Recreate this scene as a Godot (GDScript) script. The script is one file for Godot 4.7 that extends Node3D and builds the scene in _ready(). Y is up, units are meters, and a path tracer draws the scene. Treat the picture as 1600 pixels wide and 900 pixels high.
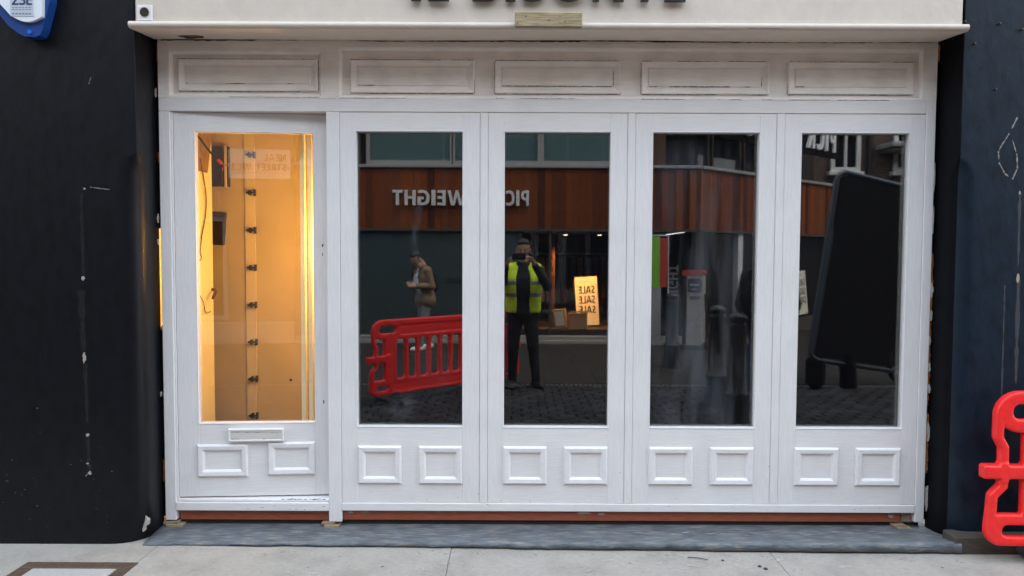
extends Node3D
# A timber shop front being installed in a narrow street, with the other side of the street built behind the viewer
# because the black windows mirror it. Glass plane at z = 0, street towards +z, pavement at y = GY.

const GY := -0.045
var rng := RandomNumberGenerator.new()
var mats := {}
var noise_cache := {}
var mesh_cache := {}
var bold: SystemFont
var plain_font: SystemFont

# ---------------------------------------------------------------- materials
func lin(c: Color) -> Color:
	return c.linear_to_srgb()

func noise_tex(key: String, freq: float, a: float, b: float, sd := 1, oct := 4, size := 512, as_bump := false, lo := 0.0, hi := 1.0) -> NoiseTexture2D:
	if noise_cache.has(key): return noise_cache[key]
	var n := FastNoiseLite.new()
	n.noise_type = FastNoiseLite.TYPE_SIMPLEX_SMOOTH
	n.seed = sd; n.frequency = freq; n.fractal_octaves = oct
	var t := NoiseTexture2D.new()
	t.width = size; t.height = size; t.seamless = true; t.noise = n; t.generate_mipmaps = false
	if not as_bump:
		var g := Gradient.new()
		g.offsets = PackedFloat32Array([lo, hi])
		g.colors = PackedColorArray([lin(Color(a, a, a)), lin(Color(b, b, b))])
		t.color_ramp = g
	noise_cache[key] = t
	return t

# noise through several colours (linear)
func noise_col(key: String, freq: float, cols: Array, sd := 1, oct := 5, lo := 0.2, hi := 0.8) -> NoiseTexture2D:
	var t := noise_tex(key, freq, 0, 1, sd, oct)
	var g := Gradient.new()
	var offs := PackedFloat32Array()
	var cc := PackedColorArray()
	for i in cols.size():
		offs.append(lerpf(lo, hi, float(i) / (cols.size() - 1)))
		cc.append(lin(cols[i]))
	g.offsets = offs; g.colors = cc
	t.color_ramp = g
	return t

# c: real (linear) base colour; o: tex, scale, world, dirt, dirt_scale, bump, bump_tex, rough, metal, spec, coat
func mat(key: String, c: Color, o := {}) -> StandardMaterial3D:
	if mats.has(key): return mats[key]
	var m := StandardMaterial3D.new()
	m.resource_name = key
	m.albedo_color = lin(c)
	m.roughness = o.get("rough", 0.7)
	m.metallic = o.get("metal", 0.0)
	m.metallic_specular = o.get("spec", 0.5)
	if o.has("tex"):
		m.albedo_texture = o.tex
		m.uv1_triplanar = true
		m.uv1_world_triplanar = o.get("world", true)
		m.uv1_scale = o.get("scale", Vector3.ONE)
		m.uv1_triplanar_sharpness = 4.0
	if o.has("dirt"):
		m.detail_enabled = true
		m.detail_albedo = o.dirt
		m.detail_blend_mode = BaseMaterial3D.BLEND_MODE_MUL
		m.detail_uv_layer = BaseMaterial3D.DETAIL_UV_2
		m.uv2_triplanar = true
		m.uv2_world_triplanar = o.get("world", true)
		m.uv2_scale = o.get("dirt_scale", Vector3(0.4, 0.4, 0.4))
	if o.has("bump"):
		m.heightmap_enabled = true
		m.heightmap_texture = o.bump_tex
		m.heightmap_scale = o.bump
		m.uv1_triplanar = true
		m.uv1_world_triplanar = o.get("world", true)
		m.uv1_scale = o.get("scale", Vector3.ONE)
	if o.has("coat"):
		m.clearcoat_enabled = true; m.clearcoat = o.coat; m.clearcoat_roughness = o.get("coat_rough", 0.1)
	if o.has("glow"):
		m.emission_enabled = true; m.emission = lin(o.glow); m.emission_energy_multiplier = o.get("glow_energy", 1.0)
	mats[key] = m
	return m

func clear_glass(key: String, alpha := 0.02) -> StandardMaterial3D:
	if mats.has(key): return mats[key]
	var m := StandardMaterial3D.new()
	m.resource_name = key
	m.transparency = BaseMaterial3D.TRANSPARENCY_ALPHA
	m.albedo_color = Color(0.9, 0.95, 0.93, alpha)
	m.roughness = 0.0
	m.metallic_specular = 0.5
	mats[key] = m
	return m

# ---------------------------------------------------------------- nodes
func numbered(par: Node, called: String) -> String:
	if not par.has_node(called): return called
	var i := 1
	while par.has_node("%s_%03d" % [called, i]): i += 1
	return "%s_%03d" % [called, i]

func put(par: Node, node: Node3D, called: String) -> Node3D:
	node.name = numbered(par, called)
	par.add_child(node, true)
	return node

func tag(o: Node, label: String, category := "", group := "", kind := "") -> Node:
	if label: o.set_meta("label", label)
	if category: o.set_meta("category", category)
	if group: o.set_meta("group", group)
	if kind: o.set_meta("kind", kind)
	return o

func thing(called: String, label: String, category: String, group := "", at := Vector3.ZERO, turn := 0.0) -> Node3D:
	var o := Node3D.new()
	o.position = at; o.rotation.y = turn
	put(self, o, called)
	tag(o, label, category, group)
	return o

func setting(called: String) -> Node3D:
	var o := Node3D.new()
	put(self, o, called)
	o.set_meta("kind", "structure")
	return o

func start() -> SurfaceTool:
	var s := SurfaceTool.new()
	s.begin(Mesh.PRIMITIVE_TRIANGLES)
	return s

func flat(s: SurfaceTool) -> void:
	s.set_smooth_group(-1)

func part(par: Node, called: String, s: SurfaceTool, m: Material) -> MeshInstance3D:
	s.generate_normals()
	var o := MeshInstance3D.new()
	o.mesh = s.commit()
	o.material_override = m
	put(par, o, called)
	return o

func piece(par: Node, called: String, mesh: Mesh, m: Material, xf: Transform3D) -> MeshInstance3D:
	var o := MeshInstance3D.new()
	o.mesh = mesh; o.material_override = m; o.transform = xf
	put(par, o, called)
	return o

# ---------------------------------------------------------------- shapes
# a, b, c, d run counter-clockwise seen from outside
func quad(s: SurfaceTool, a: Vector3, b: Vector3, c: Vector3, d: Vector3) -> void:
	for p in [a, c, b, a, d, c]: s.add_vertex(p)

func tri(s: SurfaceTool, a: Vector3, b: Vector3, c: Vector3) -> void:
	for p in [a, c, b]: s.add_vertex(p)

# a convex face turned so that it faces away from the point "from"
func face(s: SurfaceTool, pts: Array, from: Vector3, xf := Transform3D.IDENTITY) -> void:
	var mid := Vector3.ZERO
	for p in pts: mid += p
	mid /= pts.size()
	var n: Vector3 = (pts[1] - pts[0]).cross(pts[2] - pts[0])
	var seq := pts.duplicate()
	if n.dot(mid - from) < 0: seq.reverse()
	for i in range(1, seq.size() - 1):
		s.add_vertex(xf * seq[0]); s.add_vertex(xf * seq[i + 1]); s.add_vertex(xf * seq[i])

func box(s: SurfaceTool, lo: Vector3, hi: Vector3, bev := 0.003, xf := Transform3D.IDENTITY) -> void:
	flat(s)
	var c := (lo + hi) / 2
	var h := (hi - lo) / 2
	bev = minf(bev, minf(h.x, minf(h.y, h.z)) * 0.9)
	if bev <= 0.0:
		for k in 3:
			for sg in [-1, 1]:
				var u := (k + 1) % 3
				var v := (k + 2) % 3
				var pts := []
				for q in [[-1, -1], [1, -1], [1, 1], [-1, 1]]:
					var p := Vector3.ZERO
					p[k] = h[k] * sg; p[u] = h[u] * q[0]; p[v] = h[v] * q[1]
					pts.append(c + p)
				face(s, pts, c, xf)
		return
	var corner := func(sx, sy, sz, k) -> Vector3:
		var sg := Vector3(sx, sy, sz)
		var p := Vector3.ZERO
		for i in 3: p[i] = sg[i] * (h[i] if i == k else h[i] - bev)
		return c + p
	for k in 3:
		var u := (k + 1) % 3
		var v := (k + 2) % 3
		for sg in [-1, 1]:
			var pts := []
			for q in [[-1, -1], [1, -1], [1, 1], [-1, 1]]:
				var w := Vector3.ZERO
				w[k] = sg; w[u] = q[0]; w[v] = q[1]
				pts.append(corner.call(w.x, w.y, w.z, k))
			face(s, pts, c, xf)
		for a in [-1, 1]:
			for b in [-1, 1]:
				var w1 := Vector3.ZERO
				w1[k] = -1; w1[u] = a; w1[v] = b
				var w2 := w1
				w2[k] = 1
				face(s, [corner.call(w1.x, w1.y, w1.z, u), corner.call(w2.x, w2.y, w2.z, u), corner.call(w2.x, w2.y, w2.z, v), corner.call(w1.x, w1.y, w1.z, v)], c, xf)
	for sx in [-1, 1]:
		for sy in [-1, 1]:
			for sz in [-1, 1]:
				face(s, [corner.call(sx, sy, sz, 0), corner.call(sx, sy, sz, 1), corner.call(sx, sy, sz, 2)], c, xf)

func box_mesh(size: Vector3, bev: float) -> Mesh:
	var key := "box %s %s" % [size, bev]
	if not mesh_cache.has(key):
		var s := start()
		box(s, -size / 2, size / 2, bev)
		s.generate_normals()
		mesh_cache[key] = s.commit()
	return mesh_cache[key]

# a slightly uneven block: corners and top wander a little
func rough_block(size: Vector3, bev: float, sd: int, jitter: float) -> Mesh:
	var key := "rough %s %s %s" % [size, sd, jitter]
	if mesh_cache.has(key): return mesh_cache[key]
	var r := RandomNumberGenerator.new()
	r.seed = sd
	var s := start()
	flat(s)
	var h := size / 2
	var top := []
	var mid := []
	for q in [[-1, -1], [1, -1], [1, 1], [-1, 1]]:
		var dx := r.randf_range(-jitter, 0.0)
		var dz := r.randf_range(-jitter, 0.0)
		mid.append(Vector3(q[0] * (h.x + dx), h.y - bev, q[1] * (h.z + dz)))
		top.append(Vector3(q[0] * (h.x + dx - bev * 1.3), h.y + r.randf_range(-jitter, jitter) * 0.4, q[1] * (h.z + dz - bev * 1.3)))
	var dome := Vector3(0, h.y + jitter * 0.5, 0)
	for i in 4:
		var j := (i + 1) % 4
		face(s, [top[i], top[j], dome], Vector3.DOWN * 5)
		face(s, [mid[i], mid[j], top[j], top[i]], Vector3(0, -h.y, 0))
		face(s, [mid[i], mid[j], Vector3(mid[j].x, -h.y, mid[j].z), Vector3(mid[i].x, -h.y, mid[i].z)], Vector3.ZERO)
	s.generate_normals()
	mesh_cache[key] = s.commit()
	return mesh_cache[key]

# a picture-frame moulding, mitred: rect in x,y; profile = [[inset from the outer edge, height above z0], ...]; dir = +1 faces +z
func moulding(s: SurfaceTool, x0: float, y0: float, x1: float, y1: float, z0: float, profile: Array, xf := Transform3D.IDENTITY) -> void:
	flat(s)
	for i in profile.size() - 1:
		var a: float = profile[i][0]
		var b: float = profile[i + 1][0]
		var ha: float = z0 + profile[i][1]
		var hb: float = z0 + profile[i + 1][1]
		var A := [Vector3(x0 + a, y0 + a, ha), Vector3(x1 - a, y0 + a, ha), Vector3(x1 - a, y1 - a, ha), Vector3(x0 + a, y1 - a, ha)]
		var B := [Vector3(x0 + b, y0 + b, hb), Vector3(x1 - b, y0 + b, hb), Vector3(x1 - b, y1 - b, hb), Vector3(x0 + b, y1 - b, hb)]
		for k in 4:
			var j := (k + 1) % 4
			quad(s, xf * A[k], xf * A[j], xf * B[j], xf * B[k])

func tube(s: SurfaceTool, pts: Array, radius: float, seg := 8, caps := true, end_radius := -1.0) -> void:
	s.set_smooth_group(0)
	if end_radius < 0: end_radius = radius
	var rings := []
	var ref := Vector3.UP
	for i in pts.size():
		var d: Vector3 = (pts[mini(i + 1, pts.size() - 1)] - pts[maxi(i - 1, 0)]).normalized()
		if absf(d.dot(ref)) > 0.95: ref = Vector3.RIGHT if absf(d.x) < 0.9 else Vector3.BACK
		var u := d.cross(ref).normalized()
		var v := d.cross(u).normalized()
		var rr := lerpf(radius, end_radius, float(i) / maxi(1, pts.size() - 1))
		var ring := []
		for k in seg:
			var a := TAU * k / seg
			ring.append(pts[i] + (u * cos(a) + v * sin(a)) * rr)
		rings.append(ring)
	for i in pts.size() - 1:
		var mid: Vector3 = (pts[i] + pts[i + 1]) / 2
		for k in seg:
			var j := (k + 1) % seg
			face(s, [rings[i][k], rings[i][j], rings[i + 1][j], rings[i + 1][k]], mid)
	if caps:
		flat(s)
		for e in [0, pts.size() - 1]:
			face(s, rings[e], pts[1] if e == 0 else pts[e - 1])

func lathe(s: SurfaceTool, profile: Array, at := Vector3.ZERO, seg := 20) -> void:
	s.set_smooth_group(0)
	for i in profile.size() - 1:
		var p: Vector2 = profile[i]
		var q: Vector2 = profile[i + 1]
		for k in seg:
			var a := TAU * k / seg
			var b := TAU * (k + 1) / seg
			var P := [at + Vector3(p.x * cos(a), p.y, p.x * sin(a)), at + Vector3(p.x * cos(b), p.y, p.x * sin(b)), at + Vector3(q.x * cos(b), q.y, q.x * sin(b)), at + Vector3(q.x * cos(a), q.y, q.x * sin(a))]
			quad(s, P[0], P[3], P[2], P[1])

# a plate cut to an outline (x, y), from z0 (back) to z1 (front)
func plate(s: SurfaceTool, outline: PackedVector2Array, z0: float, z1: float, xf := Transform3D.IDENTITY) -> void:
	flat(s)
	if Geometry2D.is_polygon_clockwise(outline): outline.reverse()
	var ids := Geometry2D.triangulate_polygon(outline)
	for i in range(0, ids.size(), 3):
		var t := [outline[ids[i]], outline[ids[i + 1]], outline[ids[i + 2]]]
		face(s, [Vector3(t[0].x, t[0].y, z1), Vector3(t[1].x, t[1].y, z1), Vector3(t[2].x, t[2].y, z1)], Vector3(t[0].x, t[0].y, z0), xf)
		face(s, [Vector3(t[0].x, t[0].y, z0), Vector3(t[1].x, t[1].y, z0), Vector3(t[2].x, t[2].y, z0)], Vector3(t[0].x, t[0].y, z1), xf)
	for i in outline.size():
		var p := outline[i]
		var q := outline[(i + 1) % outline.size()]
		quad(s, xf * Vector3(p.x, p.y, z1), xf * Vector3(p.x, p.y, z0), xf * Vector3(q.x, q.y, z0), xf * Vector3(q.x, q.y, z1))

func round_rect(x0: float, y0: float, x1: float, y1: float, r: float, n := 6) -> PackedVector2Array:
	var out := PackedVector2Array()
	for c in [[x1 - r, y1 - r, 0.0], [x0 + r, y1 - r, 0.25], [x0 + r, y0 + r, 0.5], [x1 - r, y0 + r, 0.75]]:
		for i in n + 1:
			var a: float = (c[2] + 0.25 * i / n) * TAU
			out.append(Vector2(c[0] + r * cos(a), c[1] + r * sin(a)))
	return out

# an irregular flake: blob outline round a centre
func blob(cx: float, cy: float, rx: float, ry: float, sd: int, n := 14) -> PackedVector2Array:
	var r := RandomNumberGenerator.new()
	r.seed = sd
	var out := PackedVector2Array()
	for i in n:
		var a := TAU * i / n
		var k := r.randf_range(0.55, 1.1)
		out.append(Vector2(cx + rx * k * cos(a), cy + ry * k * sin(a)))
	return out

# a ragged line: an opening crack or a scratch of uneven width along a to b (both at z)
func ragged(s: SurfaceTool, a: Vector3, b: Vector3, w: float, sd: int, gaps := 0.0, step := 0.012) -> void:
	flat(s)
	var r := RandomNumberGenerator.new()
	r.seed = sd
	var n := maxi(2, int(a.distance_to(b) / step))
	var d := (b - a).normalized()
	var side := Vector3(-d.y, d.x, 0)
	var on := true
	var wa := w
	for i in n:
		if r.randf() < 0.12: on = r.randf() >= gaps
		var wb := w * r.randf_range(0.25, 1.0) * (1.0 if on else 0.0)
		if i == n - 1: wb = 0.0
		var p := a.lerp(b, float(i) / n)
		var q := a.lerp(b, float(i + 1) / n)
		if wa + wb > 0.0:
			quad(s, p - side * wa * 0.5, q - side * wb * 0.5, q + side * wb * 0.5, p + side * wa * 0.5)
		wa = wb

# lettering: each letter a mesh of its own; x runs along "along", the faces look to along x up
func letters(par: Node, text: String, at: Vector3, cap: float, depth: float, m: Material, turn: Basis, gap := 0.12, wide := 1.0, font: Font = null, called := "letter") -> float:
	if font == null: font = bold
	var x := 0.0
	for ch in text:
		if ch == " ":
			x += cap * 0.42 * wide
			continue
		var t := TextMesh.new()
		t.font = font; t.font_size = 48; t.pixel_size = 0.01; t.depth = 0.1; t.curve_step = 1.0
		t.text = "H"
		var k: float = cap / t.get_aabb().size.y
		t.text = ch
		t.horizontal_alignment = HORIZONTAL_ALIGNMENT_LEFT
		t.vertical_alignment = VERTICAL_ALIGNMENT_BOTTOM
		var bb := t.get_aabb()
		var base := 0.0
		var u := TextMesh.new()
		u.font = font; u.font_size = 48; u.pixel_size = 0.01; u.depth = 0.1; u.text = "H"
		u.vertical_alignment = VERTICAL_ALIGNMENT_BOTTOM
		base = u.get_aabb().position.y
		var o := MeshInstance3D.new()
		if ch == "I":      # a plain bar, as on the signs
			o.mesh = box_mesh(Vector3(snappedf(cap * 0.26 * wide, 0.0005), cap, depth), 0.0)
			o.material_override = m
			o.transform = Transform3D(turn, at + turn * Vector3(x + cap * 0.13 * wide, cap / 2, 0))
			put(par, o, called)
			x += cap * 0.26 * wide + cap * gap
			continue
		o.mesh = t; o.material_override = m
		var bs := turn.scaled_local(Vector3(k * wide, k, depth / 0.1))
		o.transform = Transform3D(bs, at + turn * Vector3(x - bb.position.x * k * wide, -base * k, 0))
		put(par, o, called)
		x += bb.size.x * k * wide + cap * gap
	return x

func text_width(text: String, cap: float, gap: float, wide: float, font: Font = null) -> float:
	if font == null: font = bold
	var x := 0.0
	var t := TextMesh.new()
	t.font = font; t.font_size = 48; t.pixel_size = 0.01; t.depth = 0.1
	t.text = "H"
	var k: float = cap / t.get_aabb().size.y
	for ch in text:
		if ch == " ":
			x += cap * 0.42 * wide
			continue
		if ch == "I":
			x += cap * 0.26 * wide + cap * gap
			continue
		t.text = ch
		x += t.get_aabb().size.x * k * wide + cap * gap
	return x

# ---------------------------------------------------------------- bodies: a field of tapered capsules, meshed as surface nets
class Field:
	var lo: Vector3
	var n: Vector3i
	var cell: float
	var f: PackedFloat32Array
	func _init(a: Vector3, b: Vector3, c: float):
		lo = a; cell = c
		n = Vector3i(((b - a) / c).ceil()) + Vector3i.ONE
		f.resize(n.x * n.y * n.z)
		f.fill(1.0)
	func cap(a: Vector3, b: Vector3, ra: float, rb: float, k := 0.03, squash := Vector3.ONE, cut := false) -> void:
		var reach := maxf(ra, rb) / minf(squash.x, minf(squash.y, squash.z)) + k + cell * 2.0
		var p0 := Vector3i(((a.min(b) - Vector3.ONE * reach - lo) / cell).floor()).clamp(Vector3i.ZERO, n - Vector3i.ONE)
		var p1 := Vector3i(((a.max(b) + Vector3.ONE * reach - lo) / cell).ceil()).clamp(Vector3i.ZERO, n - Vector3i.ONE)
		var ba := (b - a) * squash
		var bb := maxf(ba.dot(ba), 1e-9)
		for z in range(p0.z, p1.z + 1):
			for y in range(p0.y, p1.y + 1):
				var at := (z * n.y + y) * n.x
				for x in range(p0.x, p1.x + 1):
					var pa := (lo + Vector3(x, y, z) * cell - a) * squash
					var h := clampf(pa.dot(ba) / bb, 0.0, 1.0)
					var d := (pa - ba * h).length() - lerpf(ra, rb, h)
					var o := f[at + x]
					if cut:
						var e := -d
						var g := maxf(k - absf(o - e), 0.0) / k
						f[at + x] = maxf(o, e) + g * g * k * 0.25
					else:
						var g := maxf(k - absf(o - d), 0.0) / k
						f[at + x] = minf(o, d) - g * g * k * 0.25
	func below(y0: float) -> void:      # cut off everything under y0
		for z in n.z:
			for y in n.y:
				for x in n.x:
					var i := (z * n.y + y) * n.x + x
					f[i] = maxf(f[i], y0 - (lo.y + y * cell))
	func above(y0: float) -> void:
		for z in n.z:
			for y in n.y:
				for x in n.x:
					var i := (z * n.y + y) * n.x + x
					f[i] = maxf(f[i], (lo.y + y * cell) - y0)
	func mesh(s: SurfaceTool, first := 0) -> int:
		s.set_smooth_group(0)
		var id := PackedInt32Array()
		id.resize(f.size())
		id.fill(-1)
		var count := first
		var far := cell * 2.6
		var sx := 1
		var sy := n.x
		var sz := n.x * n.y
		var offs := [0, sx, sy, sx + sy, sz, sx + sz, sy + sz, sx + sy + sz]
		var edges := [[0, 1], [2, 3], [4, 5], [6, 7], [0, 2], [1, 3], [4, 6], [5, 7], [0, 4], [1, 5], [2, 6], [3, 7]]
		var cpos := [Vector3(0, 0, 0), Vector3(1, 0, 0), Vector3(0, 1, 0), Vector3(1, 1, 0), Vector3(0, 0, 1), Vector3(1, 0, 1), Vector3(0, 1, 1), Vector3(1, 1, 1)]
		for z in n.z - 1:
			for y in n.y - 1:
				var row := (z * n.y + y) * n.x
				for x in n.x - 1:
					var at := row + x
					if absf(f[at]) > far: continue
					var inside := 0
					for o in offs:
						if f[at + o] < 0.0: inside += 1
					if inside == 0 or inside == 8: continue
					var sum := Vector3.ZERO
					var m := 0
					for e in edges:
						var fa := f[at + offs[e[0]]]
						var fb := f[at + offs[e[1]]]
						if (fa < 0.0) != (fb < 0.0):
							sum += cpos[e[0]].lerp(cpos[e[1]], fa / (fa - fb))
							m += 1
					s.add_vertex(lo + (Vector3(x, y, z) + sum / m) * cell)
					id[at] = count
					count += 1
		for z in range(1, n.z - 1):
			for y in range(1, n.y - 1):
				for x in range(1, n.x - 1):
					var at := (z * n.y + y) * n.x + x
					if absf(f[at]) > far: continue
					var here := f[at] < 0.0
					for k in 3:
						var st: int = [sx, sy, sz][k]
						if here == (f[at + st] < 0.0): continue
						var u: int = [sy, sz, sx][k]
						var v: int = [sz, sx, sy][k]
						var q := [id[at - u - v], id[at - v], id[at], id[at - u]]
						if q.min() < 0: continue
						var seq := [0, 2, 1, 0, 3, 2] if here else [0, 1, 2, 0, 2, 3]
						for i in seq: s.add_index(q[i])
		return count

func field_part(par: Node, called: String, fields: Array, m: Material) -> MeshInstance3D:
	var s := start()
	var c := 0
	for f in fields: c = (f as Field).mesh(s, c)
	return part(par, called, s, m)

# ================================================================ the scene
func _ready() -> void:
	rng.seed = 7
	bold = SystemFont.new(); bold.font_names = PackedStringArray(["Droid Sans"]); bold.font_weight = 700
	plain_font = SystemFont.new(); plain_font.font_names = PackedStringArray(["Droid Sans"])
	# camera: a phone held level with the eyes, squarely in front of the shop
	var cam := Camera3D.new()
	cam.name = "camera"
	cam.position = Vector3(0, 1.55, 4.1)
	cam.basis = Basis(Vector3.UP, deg_to_rad(0.054)) * Basis(Vector3.RIGHT, deg_to_rad(-2.573)) * Basis(Vector3.BACK, deg_to_rad(0.238))
	cam.fov = rad_to_deg(2.0 * atan(450.0 / 1120.0))
	cam.near = 0.02; cam.far = 900.0
	add_child(cam)
	cam.current = true
	# daylight between the houses: a pale clouded sky, no sharp sun
	var we := WorldEnvironment.new()
	we.name = "world_environment"
	var env := Environment.new()
	env.background_mode = Environment.BG_SKY
	var sm := ProceduralSkyMaterial.new()
	sm.sky_top_color = Color(0.715, 0.765, 0.83)
	sm.sky_horizon_color = Color(0.87, 0.865, 0.855)
	sm.sky_curve = 0.25
	sm.ground_bottom_color = Color(0.30, 0.29, 0.28)
	sm.ground_horizon_color = Color(0.50, 0.50, 0.50)
	sm.sky_energy_multiplier = SKY_ENERGY
	var sky := Sky.new()
	sky.sky_material = sm
	env.sky = sky
	env.tonemap_mode = Environment.TONE_MAPPER_LINEAR
	env.tonemap_exposure = EXPOSURE
	env.sdfgi_enabled = true; env.ssao_enabled = true; env.ssil_enabled = true
	we.environment = env
	add_child(we)
	var sun := DirectionalLight3D.new()
	sun.name = "sun"
	sun.light_energy = 0.2
	sun.light_color = Color(1.0, 0.96, 0.90)
	sun.light_angular_distance = 25.0
	sun.shadow_enabled = true
	sun.rotation_degrees = Vector3(-62, 130, 0)
	add_child(sun)

	materials()
	build_ground()
	build_piers()
	build_upper_wall()
	build_corridor()
	build_shop_front()
	build_fascia()
	build_step()
	build_opposite()
	build_neighbours()
	build_street_things()
	build_people()
	build_small_things()

const SKY_ENERGY := 1.0
const EXPOSURE := 5.8

func materials() -> void:
	var fine := noise_tex("fine", 0.04, 0.80, 1.0, 3, 5, 512, false, 0.25, 0.75)
	var coarse := noise_tex("coarse", 0.012, 0.70, 1.0, 9, 5, 512, false, 0.25, 0.7)
	var streak := noise_tex("streak", 0.02, 0.955, 1.0, 12, 4, 512, false, 0.25, 0.7)
	var bump := noise_tex("bump", 0.06, 0, 1, 21, 4, 512, true)
	var soft := noise_tex("soft", 0.010, 0, 1, 33, 4, 512, true)
	var grain := noise_tex("grain", 0.03, 0.55, 1.0, 40, 5, 512, false, 0.2, 0.8)
	# white primer on new joinery: brushed, faintly dirty
	mat("white_paint", Color(0.765, 0.748, 0.735), {"tex": streak, "scale": Vector3(7.0, 0.6, 7.0), "dirt": coarse_dirt(), "dirt_scale": Vector3(0.7, 0.9, 0.7), "rough": 0.5, "bump": 0.02, "bump_tex": bump})
	mat("transom_bounce_paint", Color(0.90, 0.84, 0.78), {"tex": streak, "scale": Vector3(0.6, 6.0, 0.6), "dirt": noise_tex("transom_dirt", 0.010, 0.90, 1.0, 25, 6, 512, false, 0.2, 0.6), "dirt_scale": Vector3(0.8, 1.2, 0.8), "rough": 0.55, "bump": 0.05, "bump_tex": bump})  # joinery paint with the warm bounce light mixed into its colour
	mat("soffit_bounce_paint", Color(0.74, 0.64, 0.54), {"tex": streak, "scale": Vector3(0.8, 0.6, 0.8), "rough": 0.6})  # the brown cast of bounced light is put into this colour
	mat("white_paint_flat", Color(0.765, 0.745, 0.728), {"tex": streak, "scale": Vector3(0.6, 7.0, 0.6), "dirt": coarse_dirt(), "dirt_scale": Vector3(0.9, 0.7, 0.9), "rough": 0.5, "bump": 0.02, "bump_tex": bump})
	mat("paint_edge", Color(0.775, 0.76, 0.755), {"tex": streak, "scale": Vector3(2.0, 2.0, 2.0), "rough": 0.45})
	mat("cream_paint", Color(0.64, 0.565, 0.475), {"tex": streak, "scale": Vector3(0.8, 0.6, 0.8), "dirt": coarse_dirt(), "dirt_scale": Vector3(0.5, 0.6, 0.5), "rough": 0.45, "bump": 0.06, "bump_tex": bump})
	mat("black_wall", Color(0.0042, 0.005, 0.0078), {"tex": noise_tex("wall_mottle", 0.025, 0.62, 1.45, 71, 7, 512, false, 0.2, 0.85), "scale": Vector3(0.9, 0.5, 0.9), "rough": 0.42, "spec": 0.36, "bump": 0.14, "bump_tex": noise_tex("wall_bump", 0.012, 0, 1, 34, 7, 1024, true)})
	mat("blue_wall", Color(0.0055, 0.0150, 0.0270), {"tex": noise_cache.wall_mottle, "scale": Vector3(0.9, 0.5, 0.9), "rough": 0.42, "spec": 0.38, "bump": 0.14, "bump_tex": noise_cache.wall_bump})
	mat("brown_primer", Color(0.33, 0.088, 0.042), {"tex": fine, "scale": Vector3(0.5, 3.0, 0.5), "rough": 0.6})
	mat("crack", Color(0.03, 0.022, 0.018), {"rough": 0.9})
	mat("raw_wood", Color(0.42, 0.33, 0.19), {"tex": grain, "scale": Vector3(0.5, 5.0, 5.0), "rough": 0.7})
	mat("shim_wood", Color(0.36, 0.27, 0.18), {"tex": grain, "scale": Vector3(1.0, 8.0, 8.0), "rough": 0.8})
	mat("old_wood", Color(0.09, 0.075, 0.06), {"tex": grain, "scale": Vector3(0.7, 7.0, 7.0), "rough": 0.8})
	mat("plaster", Color(0.50, 0.46, 0.40), {"tex": fine, "scale": Vector3(4, 4, 4), "rough": 0.95, "bump": 0.3, "bump_tex": bump})
	mat("foam", Color(0.55, 0.19, 0.045), {"tex": coarse, "scale": Vector3(6, 6, 6), "rough": 0.9, "bump": 0.6, "bump_tex": bump})
	mat("slate", Color(1, 1, 1), {"tex": noise_col("slate_tex", 0.022, [Color(0.085, 0.102, 0.122), Color(0.120, 0.138, 0.156), Color(0.145, 0.158, 0.168), Color(0.20, 0.198, 0.183), Color(0.30, 0.295, 0.28)], 55, 6, 0.15, 0.92), "scale": Vector3(0.6, 2.0, 3.2), "rough": 0.55, "bump": 0.4, "bump_tex": bump, "dirt": coarse, "dirt_scale": Vector3(0.9, 1.1, 1.1)})
	for i in 4:
		var k: float = [1.0, 0.97, 1.02, 0.985][i]
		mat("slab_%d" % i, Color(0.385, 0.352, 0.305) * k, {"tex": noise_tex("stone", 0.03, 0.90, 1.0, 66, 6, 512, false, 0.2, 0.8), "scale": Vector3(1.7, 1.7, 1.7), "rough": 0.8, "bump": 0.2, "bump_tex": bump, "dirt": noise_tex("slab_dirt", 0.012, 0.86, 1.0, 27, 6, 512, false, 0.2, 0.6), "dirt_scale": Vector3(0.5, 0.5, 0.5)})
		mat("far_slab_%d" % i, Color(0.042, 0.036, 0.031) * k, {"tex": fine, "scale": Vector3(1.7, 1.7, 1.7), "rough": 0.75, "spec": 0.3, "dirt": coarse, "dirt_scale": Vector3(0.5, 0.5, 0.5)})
		mat("sett_%d" % i, Color(0.036, 0.036, 0.039) * [1.0, 0.75, 1.3, 1.6][i], {"tex": fine, "scale": Vector3(6, 6, 6), "rough": 0.65, "spec": 0.32, "bump": 0.3, "bump_tex": bump})
	mat("asphalt", Color(0.05, 0.05, 0.05), {"tex": fine, "scale": Vector3(3, 3, 3), "rough": 0.85})
	mat("mortar", Color(0.06, 0.057, 0.052), {"rough": 0.95})
	mat("rust", Color(0.13, 0.085, 0.06), {"tex": coarse, "scale": Vector3(5, 5, 5), "rough": 0.7, "metal": 0.3})
	mat("cast_iron", Color(0.018, 0.018, 0.019), {"tex": fine, "scale": Vector3(4, 4, 4), "world": false, "rough": 0.42})
	# glazing
	clear_glass("window_glass", 0.0005)
	var bo := mat("blackout", Color(0.004, 0.004, 0.005), {"rough": 0.02, "spec": 0.707})
	bo.metallic_specular = 0.707
	bo.clearcoat_enabled = true; bo.clearcoat = 1.0; bo.clearcoat_roughness = 0.0
	# lit corridor
	mat("yellow_wall", Color(0.86, 0.83, 0.58), {"rough": 0.85})
	mat("tan_wall", Color(0.53, 0.46, 0.35), {"tex": noise_tex("wall_soft", 0.006, 0.92, 1.0, 81, 3, 512, false, 0.3, 0.7), "scale": Vector3(0.5, 0.5, 0.5), "rough": 0.85})
	mat("dark_panel", Color(0.03, 0.02, 0.014), {"rough": 0.6})
	mat("black_metal", Color(0.03, 0.026, 0.024), {"rough": 0.5, "metal": 0.3})
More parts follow.
